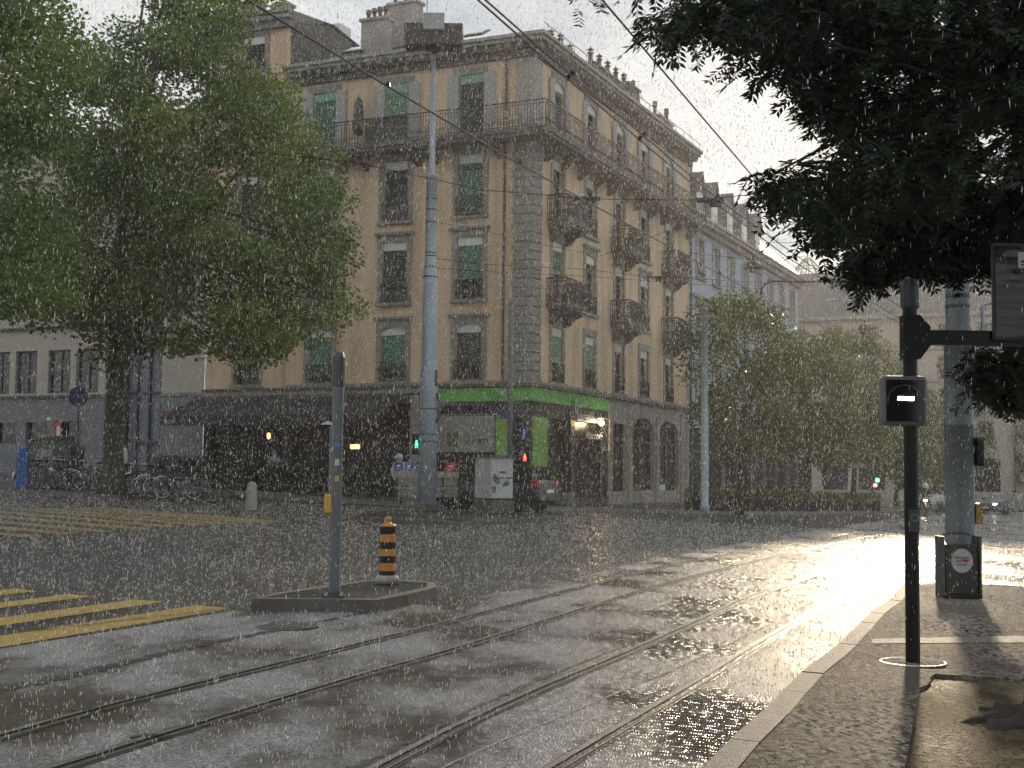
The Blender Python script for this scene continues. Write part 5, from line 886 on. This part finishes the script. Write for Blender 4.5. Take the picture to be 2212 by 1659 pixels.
# ================================================================== BICYCLES
def bike_meshes(v):
    col = [(.03, .03, .035), (.30, .31, .32), (.05, .07, .16), (.10, .02, .02)][v]; Mp = mat('bike_paint_%d' % v, col, .3, .1, 5, coat=.3); Mc = mat('bike_chrome', (.5, .5, .5), .25, .1, 5, metal=1.0)
    A, B, R_ = Vector((-.53, 0, .34)), Vector((.54, 0, .34)), .335; hd, hb, bb_, st = Vector((.36, 0, .86)), Vector((.40, 0, .70)), Vector((-.06, 0, .29)), Vector((-.20, 0, .80))
    out = {}; mb = MB(); low = v in (1, 3)
    mb.bar(bb_, st, .017); mb.bar(bb_, hb, .019); mb.bar(hd, hb, .021); mb.bar(st.lerp(bb_, .5 if low else .12), hd.lerp(hb, .35), .016)
    for s_ in (-.05, .05): mb.bar(bb_, A + Vector((0, s_, 0)), .010); mb.bar(st.lerp(bb_, .1), A + Vector((0, s_, 0)), .008); mb.bar(hb, B + Vector((0, s_, 0)), .011)
    out['frame'] = mb.mesh('frame', Mp)
    def wheel():
        mb = MB(); n = 28; mb.tube([(R_ * math.cos(a), 0, R_ * math.sin(a)) for a in [2 * math.pi * i / n for i in range(n + 1)]], .017, 5, k=0); mb.tube([((R_ - .03) * math.cos(a), 0, (R_ - .03) * math.sin(a)) for a in [2 * math.pi * i / n for i in range(n + 1)]], .009, 4, k=1)
        for i in range(14): a = 2 * math.pi * i / 14; mb.bar((.02 * math.cos(a + .6), .025 * (-1) ** i, .02 * math.sin(a + .6)), ((R_ - .03) * math.cos(a), 0, (R_ - .03) * math.sin(a)), .0025, 3, cap=False, k=1)
        mb.bar((0, -.05, 0), (0, .05, 0), .02, 6, k=1); return mb.mesh('wheel', [M_RUBBER, Mc])
    out['wheel'] = wheel()
    mb = MB(); mb.tube([hd + Vector((-.02, 0, 0)), hd + Vector((-.03, 0, .12))], .013, 6); mb.tube([(.18, -.29, 1.0), (.30, -.25, 1.02), (.36, -.08, 1.0), (.36, .08, 1.0), (.30, .25, 1.02), (.18, .29, 1.0)], .012, 6); out['handlebar'] = mb.mesh('handlebar', Mc)
    mb = MB(); mb.bar(st, st + Vector((-.03, 0, .12)), .012); mb.prism([(-.38, -.09), (-.36, -.10), (-.2, -.05), (-.06, -.025), (-.06, .025), (-.2, .05), (-.36, .10), (-.38, .09)], .92, .97); out['saddle'] = mb.mesh('saddle', M_BLACK)
    mb = MB()
    for c, a0, a1 in ((A, .1, 2.6), (B, .6, 3.0)): mb.tube([(c.x + (R_ + .03) * math.cos(a), 0, c.z + (R_ + .03) * math.sin(a)) for a in [a0 + (a1 - a0) * i / 12 for i in range(13)]], .018, 4)
    out['mudguard'] = mb.mesh('mudguard', Mc if v != 2 else Mp)
    mb = MB(); mb.bar((-.06, -.09, .29), (-.02, -.09, .12), .01); mb.bar((-.06, .09, .29), (-.10, .09, .46), .01); mb.lathe([(.09, -.01), (.09, .01)], 14); mb.box((-.02, -.12, .12), (.09, .08, .02)); out['pedals'] = mb.mesh('pedals', M_DGREY)
    mb = MB(); mb.bb((-.75, -.07, .76), (-.3, .07, .775)); mb.bar((-.6, .06, .76), (-.53, .06, .36), .006); mb.bar((-.6, -.06, .76), (-.53, -.06, .36), .006); out['rack'] = mb.mesh('rack', M_DGREY); return out
BM = [bike_meshes(v) for v in range(4)]
BK = [(88, 1056, 40, 1, 'silver bicycle between the blue panel and the green container'), (156, 1058, 65, 2, 'dark blue bicycle turned end on beside the road sign post'), (190, 1060, 35, 1, 'silver bicycle tucked between road sign and plane trunk'), (305, 1069, 155, 0, 'black bicycle second to the right of the plane trunk'), (368, 1076, 20, 2, 'dark blue bicycle in the middle of the row right of the trunk'), (70, 1056, 75, 0, 'black bicycle seen almost end on beside the blue panel'), (108, 1057, 58, 2, 'dark blue bicycle parked in front of the green container'), (140, 1058, 28, 0, 'black bicycle parked left of the round road sign post'), (172, 1059, -12, 3, 'dark red bicycle at the foot of the round road sign'), (205, 1061, 150, 0, 'black bicycle half hidden behind the plane tree trunk'),
      (288, 1067, 8, 1, 'silver bicycle just right of the plane tree trunk'), (322, 1071, 172, 2, 'dark blue bicycle below the painted cabinet'), (350, 1074, 12, 0, 'black bicycle second from the end of the row'), (385, 1078, 165, 3, 'dark red bicycle leaning behind the end bicycle'), (421, 1086, -6, 1, 'silver bicycle seen side on at the end of the row, nearest the bollard')]
for x, y, a, v, lab in BK:
    r = thing('bicycle', lab, 'bicycle', G(x, y, .13 if x < 400 else .02), math.radians(a), 'bicycles parked by the plane tree'); r.rotation_euler.x = math.radians(random.uniform(-5, 5))
    for nm, me in BM[v].items():
        if nm == 'wheel':
            for wx in (-.53, .54): place('wheel', me, r, (wx, 0, .34))
        else: place(nm, me, r)
# ================================================================== VEHICLES
def car(name, label, loc, head, paint, kind, group=None):
    r = thing(name, label, 'car', loc, head, group); Mp = mat('car_paint_' + name + str(round(paint[0], 3)), paint, .3, .06, 2, coat=.15)
    ST = {'suv': [(-2.15, .74, .55, .95, 1.02, .7), (-2.05, .84, .32, .98, 1.10, .78), (-1.85, .88, .24, 1.0, 1.55, .70), (-1.4, .9, .22, 1.0, 1.66, .68), (-.3, .91, .22, .98, 1.69, .69), (.35, .91, .22, .97, 1.64, .68), (.95, .90, .22, .98, 1.10, .80), (1.2, .90, .22, 1.0, 1.03, .82), (1.85, .86, .25, .9, .95, .76), (2.1, .76, .32, .78, .80, .66), (2.16, .66, .42, .66, .68, .55)],
          'sedan': [(-2.2, .70, .5, .85, .9, .62), (-2.1, .82, .3, .95, 1.0, .74), (-1.7, .87, .22, .96, 1.06, .78), (-1.25, .89, .2, .95, 1.30, .68), (-.7, .9, .2, .93, 1.42, .62), (.1, .9, .2, .92, 1.44, .62), (.5, .9, .2, .91, 1.36, .64), (1.05, .89, .2, .92, 1.0, .78), (1.3, .89, .2, .93, .96, .8), (1.9, .85, .22, .82, .86, .74), (2.15, .75, .3, .7, .72, .64), (2.22, .64, .4, .58, .6, .52)]}[kind]
    rings = [[(x, 0, zl), (x, w * .86, zl), (x, w, zl + .14), (x, w * 1.0, (zl + zb) / 2 + .06), (x, w * .97, zb), (x, wr, zr - .05), (x, wr * .82, zr), (x, 0, zr + .015)] for x, w, zl, zb, zr, wr in ST]
    body, glass = MB(), MB(); n = len(rings[0]); cab = [i for i, s_ in enumerate(ST) if s_[4] - s_[3] > .2]
    for sgn in (1, -1):
        R = [[(x, y * sgn, z) for x, y, z in q] for q in rings]
        for i in range(len(R) - 1):
            for j in range(n - 1):
                f = [R[i][j], R[i + 1][j], R[i + 1][j + 1], R[i][j + 1]]; g_ = j == 4 and (i in cab or i + 1 in cab); ws = j in (5, 6) and ((i in cab) != (i + 1 in cab)); (glass if g_ or ws else body).add(f, [(0, 1, 2, 3)])
        for q, fl_ in ((R[0], 0), (R[-1], 1)): body.add(q, [tuple(range(n))])
    ob = body.build('body', Mp, r, True); glass.build('windows', mat('car_glass', (.02, .024, .028), .05, .2, 1, spec=.9), r)
    mb = MB(); xs = [s_ for s_ in ST if s_[4] - s_[3] > .2]
    for s_ in (1, -1):
        for q in xs[::2]: mb.bar((q[0], s_ * q[1] * .975, q[3]), (q[0], s_ * (q[5] + .005), q[4] - .05), .03, 4)
    mb.build('pillars', Mp, r)
    wr_ = .35 if kind == 'suv' else .32; L0 = 1.32
    for wx in (-L0, L0):
        for s_ in (1, -1):
            o = MB().lathe([(wr_ * .6, -.11), (wr_ * .95, -.11), (wr_, -.07), (wr_, .07), (wr_ * .95, .11), (wr_ * .6, .11)], 20).build('tyre', M_RUBBER, r); o.location = (wx, s_ * .80, wr_); o.rotation_euler = (math.pi / 2, 0, 0)
            q = MB().lathe([(wr_ * .62, -.10), (wr_ * .62, .105), (wr_ * .5, .09), (.05, .10), (0, .11)], 14).build('rim', M_STEEL, o)
            MB().lathe([(wr_ * 1.16, -.002), (wr_ * 1.16, .002)], 20).build('wheel_arch', M_BLACK, o).location = (0, 0, (-s_) * .075)
    hl = emis('headlight_' + name, (1.0, .95, .9), 14.0); tl = mat('tail_red', (.45, .02, .015), .2, .1, 3)
    xf, xr = ST[-2][0], ST[1][0]
    for s_ in (1, -1):
        bevel(MB().bb((xf - .16, s_ * .50, .62), (xf + .03, s_ * .72, .74)).build('headlight', hl if kind == 'sedan' else M_PANEL, r), .02); bevel(MB().bb((xr - .10, s_ * .58, .88), (xr + .12, s_ * .86, 1.10)).build('tail_light', tl, r), .02)
        MB().bb((.75, s_ * .95, .95), (.95, s_ * 1.08, 1.08)).build('wing_mirror', Mp, r)
    MB().bb((xr - .19, -.26, .66), (xr - .12, .26, .78)).build('number_plate', M_WHITE, r); MB().bb((xf - .02, -.26, .42), (xf + .09, .26, .53)).build('number_plate', M_WHITE, r); MB().bb((xr - .16, -.78, .42), (xr, .78, .60)).build('bumper', M_DGREY, r); MB().bb((xf - .1, -.7, .32), (xf + .07, .7, .40)).build('bumper', M_BLACK, r)
    return r
p = onz(-.55, 49.2); car('parked_car', 'black estate car with red tail lights behind the stickered cabinet', p, math.radians(152), (.012, .012, .013), 'suv')
p = G(2172, 1112); car('oncoming_car', 'dark saloon car with lit headlights approaching from the side street', p, math.radians(180 + 38), (.05, .055, .06), 'sedan')
p = G(2062, 1108); car('oncoming_car', 'silver saloon car half hidden behind the big grey pole', p + Vector((.6, 4, 0)), math.radians(180 + 30), (.42, .44, .47), 'suv')
p = G(2300, 1104); car('oncoming_car', 'grey car at the picture edge behind the dark saloon', p + Vector((-1.0, 12, 0)), math.radians(180 + 35), (.3, .31, .33), 'suv')
# ================================================================== PEOPLE
def person(label, loc, rz, J, mats, group=None, name='person', extra=None):
    # J: joint name -> (x, y, z, radius); one skinned body
    E_ = [('hip', 'chest'), ('chest', 'neck'), ('neck', 'head'), ('head', 'crown'), ('chest', 'sL'), ('sL', 'eL'), ('eL', 'hL'), ('chest', 'sR'), ('sR', 'eR'), ('eR', 'hR'), ('hip', 'kL0'), ('kL0', 'kL'), ('kL', 'aL'), ('aL', 'tL'), ('hip', 'kR0'), ('kR0', 'kR'), ('kR', 'aR'), ('aR', 'tR')]
    nm = list(J); me = bpy.data.meshes.new('skel'); me.from_pydata([J[k][:3] for k in nm], [(nm.index(a), nm.index(b)) for a, b in E_], []); t = bpy.data.objects.new('skel', me); COL.objects.link(t)
    t.modifiers.new('s', 'SKIN'); sv = me.skin_vertices[0].data
    for i, k in enumerate(nm): q = J[k][3]; sv[i].radius = (q, q) if not isinstance(q, tuple) else q
    for v in sv: v.use_root = False
    sv[nm.index('hip')].use_root = True; t.modifiers.new('d', 'SUBSURF').levels = 2; dg = bpy.context.evaluated_depsgraph_get(); bm_ = bpy.data.meshes.new_from_object(t.evaluated_get(dg)); bpy.data.objects.remove(t)
    for mm_ in mats: bm_.materials.append(mm_)
    zn, zh = J['neck'][2] + .01, J['hip'][2] - .02
    for p_ in bm_.polygons:
        p_.use_smooth = True; c = p_.center
        hand = min((Vector(J[k][:3]) - c).length for k in ('hL', 'hR')) < .085
        p_.material_index = 0 if (c.z > zn and (c - Vector(J['head'][:3])).length < .3) or hand else (1 if c.z > zh and (c - Vector(J['kL'][:3])).length > .25 and (c - Vector(J['kR'][:3])).length > .25 else 2)
        if min((Vector(J[k][:3]) - c).length for k in ('tL', 'tR', 'aL', 'aR')) < .1: p_.material_index = 3
    r = thing(name, label, 'person', loc, rz, group); place('body', bm_, r)
    hx, hy, hz_ = J['head'][:3]
    mb = MB()
    for s_ in (-1, 1): mb.lathe([(0, -.01), (.012, 0), (0, .01)], 6, (hx + s_ * .035, hy - .098, hz_ + .02))
    mb.build('eyes', M_BLACK, r); MB().prism([(hx - .014, hy - .1), (hx + .014, hy - .1), (hx, hy - .125)], hz_ - .03, hz_ + .015).build('nose', mats[0], r)
    return r
SKIN = mat('skin', (.45, .28, .2), .5, .05); M_JEAN = mat('dark_trousers', (.03, .035, .05), .7, .1); M_SHOE = mat('shoes', (.02, .02, .02), .5)
def standing(): return {'hip': (0, 0, .92, .15), 'chest': (0, 0, 1.30, .17), 'neck': (0, -.01, 1.48, .065), 'head': (0, -.03, 1.60, .10), 'crown': (0, -.02, 1.68, .085), 'sL': (.19, 0, 1.40, .07), 'eL': (.25, .03, 1.12, .05), 'hL': (.23, -.07, .86, .035), 'sR': (-.19, 0, 1.40, .07), 'eR': (-.25, .03, 1.12, .05), 'hR': (-.23, -.07, .86, .035), 'kL0': (.1, 0, .85, .095), 'kL': (.11, -.02, .48, .065), 'aL': (.11, .02, .08, .045), 'tL': (.12, -.13, .04, .04), 'kR0': (-.1, 0, .85, .095), 'kR': (-.11, -.02, .48, .065), 'aR': (-.11, .02, .08, .045), 'tR': (-.12, -.13, .04, .04)}
def cap_(r, mat_, z=1.62, y=-.02, full=True):
    MB().lathe([(.125, z - .06 if full else z + .0), (.128, z + .02), (.10, z + .09), (.04, z + .125), (0, z + .13)], 14, (0, y + .012, 0)).build('hood' if full else 'cap', mat_, r, True)
p = G(848, 1096, .13) + Vector((0, 2.2, 0)); p.z = gz(p.x, p.y) + .13; pale = mat('pale_pink_cloth', (.55, .48, .52), .7, .08); r = person('person in a pale pink hooded top standing behind the sign barrier', p, math.radians(40), standing(), [SKIN, pale, M_JEAN, M_SHOE]); cap_(r, pale)
p = C0 + EYV * 10.6 - EXV * 2.2; r = person('person in a blue cap standing under the awning', onz(p.x, p.y, .13) + Vector((0, 0, -.05)), math.radians(20), standing(), [SKIN, mat('grey_top', (.28, .29, .33), .7), M_JEAN, M_SHOE]); cap_(r, mat('cap_blue', (.12, .17, .38), .6), full=False)
p = G(266, 1052, .13); r = person('person in a white shirt half hidden by the plane tree trunk', p, math.radians(-60), standing(), [SKIN, mat('white_shirt', (.55, .56, .60), .7), M_JEAN, M_SHOE]); cap_(r, mat('dark_hair', (.02, .017, .015), .6), full=False)
# rider on a motorcycle
hd_ = math.radians(-15); p = G(1999, 1116)
r = thing('motorcycle', 'dark motorcycle with a glowing headlight coming towards the tram tracks', 'motorcycle', p, hd_)
for y in (-.68, .68): o = MB().tube([(0, y + .29 * math.cos(a), .31 + .29 * math.sin(a)) for a in [2 * math.pi * i / 20 for i in range(21)]], .06, 6).build('wheel', M_RUBBER, r)
mb = MB(); mb.tube([(0, -.68, .31), (0, -.5, .75), (0, -.45, 1.0)], .045, 6); mb.box((0, -.05, .5), (.3, .6, .4)); mb.tube([(0, .1, .6), (0, .68, .31)], .04, 6); mb.build('chassis', M_DGREY, r); bevel(MB().bb((-.16, -.35, .72), (.16, .1, .92)).build('tank', M_BLACK, r), .06); bevel(MB().bb((-.14, .1, .74), (.14, .75, .84)).build('seat', M_BLACK, r), .03)
bevel(MB().bb((-.2, -.62, .78), (.2, -.46, 1.12)).build('fairing', M_BLACK, r), .05); MB().lathe([(0, -.03), (.08, -.02), (.09, .02), (0, .03)], 12, (-.02, -.65, .86)).build('headlight', emis('moto_light', (1.0, .82, .6), 60.0), r); MB().bar((-.36, -.4, 1.05), (.36, -.4, 1.05), .018).build('handlebar', M_DGREY, r)
J = {'hip': (0, .25, .92, .15), 'chest': (0, .08, 1.30, .18), 'neck': (0, .0, 1.47, .07), 'head': (0, -.04, 1.58, .10), 'crown': (0, -.03, 1.66, .085), 'sL': (.2, .06, 1.40, .075), 'eL': (.32, -.14, 1.18, .055), 'hL': (.32, -.38, 1.08, .04), 'sR': (-.2, .06, 1.40, .075), 'eR': (-.32, -.14, 1.18, .055), 'hR': (-.32, -.38, 1.08, .04), 'kL0': (.12, .18, .9, .1), 'kL': (.24, -.15, .72, .075), 'aL': (.22, .1, .34, .05), 'tL': (.23, -.06, .3, .04), 'kR0': (-.12, .18, .9, .1), 'kR': (-.24, -.15, .72, .075), 'aR': (-.22, .1, .34, .05), 'tR': (-.23, -.06, .3, .04)}
r = person('person in dark clothes and a white helmet riding the motorcycle', p, hd_, J, [SKIN, mat('rider_jacket', (.03, .03, .035), .5), M_JEAN, M_SHOE]); MB().lathe([(.12, 1.50), (.15, 1.56), (.155, 1.64), (.13, 1.72), (.06, 1.77), (0, 1.78)], 16, (0, -.03, 0)).build('helmet', M_WHITE, r, True)
# ================================================================== WIRES AND HANGING LAMPS
Mw = mat('copper_wire', (.10, .085, .07), .35, .15, 3, metal=.6); PK = 1 / 1.1573
def contact(label, px, z, rad):
    pts = [ATZ(x * PK, y * PK, z) for x, y in px]; d0 = (pts[0] - pts[1]).normalized(); pts = [pts[0] + d0 * 10] + pts + [pts[-1] + (pts[-1] - pts[-2]).normalized() * 25]
    r = tag(place('contact_wire', None, None, pts[1]), label, 'wire', 'tram contact wires'); MB().tube([p - pts[1] for p in pts], rad, 6).build('wire', Mw, r); 
    mb = MB()
    for p in pts[2:-1]: mb.box(p - pts[1] + Vector((0, 0, .02)), (.035, .10, .035))
    mb.build('clamps', M_BLACK, r)
contact('tram wire crossing the ochre facade lowest, from the mast top downwards', [(619, 0), (971, 217), (1300, 411), (1536, 542), (1800, 686), (1971, 775), (2215, 895)], 5.75, .012)
contact('tram wire of the close pair, the lower one', [(1200, 4), (1421, 199), (1600, 350), (1785, 505), (1971, 645), (2080, 712), (2264, 818)], 5.85, .010)
contact('tram wire of the close pair, the upper one', [(1216, 2), (1430, 190), (1610, 340), (1792, 495), (1978, 630), (2084, 702), (2268, 806)], 6.0, .010)
contact('tram wire crossing open sky towards the dark tree', [(1506, 0), (1893, 454), (1970, 532), (2060, 618), (2150, 700), (2300, 800)], 5.85, .010)
def span(label, px, y, rad=.012, ins=()):
    ys = y if isinstance(y, (list, tuple)) else [y] * len(px); pts = [ATY(a * PK, b_ * PK, q) for (a, b_), q in zip(px, ys)]; r = tag(place('span_wire', None, None, pts[0]), label, 'wire', 'span wires across the street')
    MB().tube([p - pts[0] for p in pts], rad, 5).build('wire', M_BLACK, r)
    for a, b_, q in ins: c = ATY(a * PK, b_ * PK, q) - pts[0]; MB().box(c, (.75, .1, .12)).build('insulator', M_BLACK, r); MB().box(c + Vector((.1, 0, -.12)), (.25, .06, .14)).build('hanger', M_BLACK, r)
span('span wire from behind the plane tree past the tall mast to the dark tree', [(640, 380), (878, 405), (1085, 448), (1201, 475), (1341, 485), (1463, 497), (1600, 499), (1748, 500), (1900, 484)], 38, .012, [(1467, 497, 38), (1775, 501, 38)])
span('span wire from the mast to the slim pole, upper of two', [(1080, 555), (1180, 570), (1300, 600), (1500, 640), (1720, 560)], [45, 46, 47, 48, 48], .008)
span('span wire tied low on the mast running to the blue house', [(1078, 645), (1230, 662), (1450, 672), (1640, 694), (1800, 700), (1960, 712)], [45, 47, 50, 54, 56, 60], .011, [(1640, 694, 54)])
span('span wire below it running to the street trees', [(1078, 669), (1230, 680), (1450, 690), (1700, 708), (1900, 722)], [45, 47, 50, 54, 58], .009)
span('span wire in front of the blue house windows', [(1720, 632), (1870, 648), (2020, 640), (2180, 636)], 55, .009)
span('span wire above the far roofs', [(1930, 607), (2120, 604), (2330, 600)], 60, .010)
# curved bracket arm over the street
c = ATY(1901 * PK, 738 * PK, 50); r = thing('bracket_arm', 'curved black bracket arm holding the tram wire above the street trees', 'bracket', c); q = lambda a, b_: ATY(a * PK, b_ * PK, 50) - c
MB().tube([q(1901, 738), q(1905, 722), q(1914, 709), q(1928, 703), q(1980, 704), q(2080, 704), q(2230, 705)], .035, 6).build('arm', M_BLACK, r); MB().box(q(2080, 702), (.5, .1, .16)).build('insulator', M_BLACK, r)
def dome_lamp(label, px, py, y, rad):
    c = ATY(px, py, y); r = thing('hanging_lamp', label, 'street lamp', c, 0, 'dome lamps hung over the street'); MB().lathe([(rad, -.02), (rad * .97, .06), (rad * .8, rad * .5), (rad * .45, rad * .78), (rad * .1, rad * .88)], 16).build('shade', M_DGREY, r, True); MB().bar((0, 0, rad * .85), (0, 0, rad * 1.35), .03).build('hanger', M_BLACK, r); MB().lathe([(rad * .7, -.03), (rad * .5, -.14), (0, -.18)], 12).build('globe', M_STONEL, r, True)
dome_lamp('dark dome lamp hanging in front of the blue house', 1627, 580, 52, .36); dome_lamp('pale dome lamp hanging before the far mansard roof', 1868, 712, 62, .33); dome_lamp('distant dome lamp between the two near poles', 2036, 792, 75, .38)
# ================================================================== RAIN
def drops(C, ln, wd, tilt, g):
    n = len(C); d = unit(np.stack([g.normal(-.03, tilt, n), g.normal(0, tilt, n), -np.ones(n)], 1)); a = unit(np.cross(d, np.tile([[0.0, 1.0, 0.0]], (n, 1)))); b = np.cross(d, a); l, w_ = ln[:, None] / 2, wd[:, None] / 2
    c3, s3 = -.5, .866
    V = np.stack([C - d * l, C + a * w_, C + (a * c3 + b * s3) * w_, C + (a * c3 - b * s3) * w_, C + d * l], 1).reshape(-1, 3); f = np.array([[0, 1, 2], [0, 2, 3], [0, 3, 1], [4, 2, 1], [4, 3, 2], [4, 1, 3]]); F = (np.arange(n)[:, None, None] * 5 + f).reshape(-1, 3); return V, F
mr_ = bpy.data.materials.new('rain_water'); mr_.use_nodes = True; nt = mr_.node_tree; b = nt.nodes['Principled BSDF']; b.inputs['Base Color'].default_value = (.9, .9, .88, 1); b.inputs['Roughness'].default_value = .2
tr = N(nt, 'ShaderNodeBsdfTranslucent', i={0: (.95, .94, .9, 1)}); mx_ = N(nt, 'ShaderNodeMixShader', i={0: .65}); L(nt, b.outputs[0], mx_.inputs[1]); L(nt, tr.outputs[0], mx_.inputs[2]); L(nt, mx_.outputs[0], nt.nodes['Material Output'].inputs[0])
g = np.random.default_rng(77)
def rain_pts(n, z0, z1):
    y = (g.random(n) * (z1 ** 3 - z0 ** 3) + z0 ** 3) ** (1 / 3); x = g.uniform(-.46, .46, n) * y; z = EYE + (g.uniform(-.13, .42, n)) * y; gr = GA * y + GB * x; ok = z > gr + .05
    lx, ly = (x - C0.x), (y - C0.y); ok &= (lx * EXV.x + ly * EXV.y < -.3) | (lx * EYV.x + ly * EYV.y < -.3); ok &= (y < 60)
    return np.stack([x, y, z], 1)[ok]
P_ = np.concatenate([rain_pts(22000, 4, 20), rain_pts(140000, 13, 53)]); dz = P_[:, 1]; jj = g.uniform(.5, 1.3, len(P_))
V, F = drops(P_, (.016 + .0014 * dz) * jj * g.lognormal(0, .35, len(P_)), (.0014 + .00030 * dz) * np.minimum(g.lognormal(-.1, .5, len(P_)), 2.6), .07, g); tag(place('rain', np_mesh('rain', V, F, mr_)), 'heavy rain falling in bright backlit streaks', 'rain', kind='stuff')
y = 7 + 39 * g.random(26000) ** .85; x = g.uniform(-.42, .42, 26000) * y; S0 = np.stack([x, y, GA * y + GB * x], 1); sp = np.repeat(S0, 2, 0); n = len(sp); h = g.uniform(.01, .05, n); sp = sp + np.stack([g.normal(0, .018, n), g.normal(0, .018, n), h * .7], 1)
V, F = drops(sp, h, .0025 + .00034 * sp[:, 1], .2, g); tag(place('splashes', np_mesh('splashes', V, F, mr_)), 'small splashes where the rain hits the roadway', 'splash', kind='stuff')
# ================================================================== HAZE
hz_ = MB().bb((-262, -62, -10.5), (262, 452, 34)).build('haze', []); hm = bpy.data.materials.new('rain_haze'); hm.use_nodes = True; nt = hm.node_tree; nt.nodes.remove(nt.nodes['Principled BSDF'])
pv_ = N(nt, 'ShaderNodeVolumePrincipled', i={'Color': (.93, .94, .95, 1), 'Density': .0009, 'Anisotropy': .6}); L(nt, pv_.outputs[0], nt.nodes['Material Output'].inputs['Volume']); hz_.data.materials.append(hm); tag(hz_, 'pale rain haze filling the street', 'haze', kind='stuff')
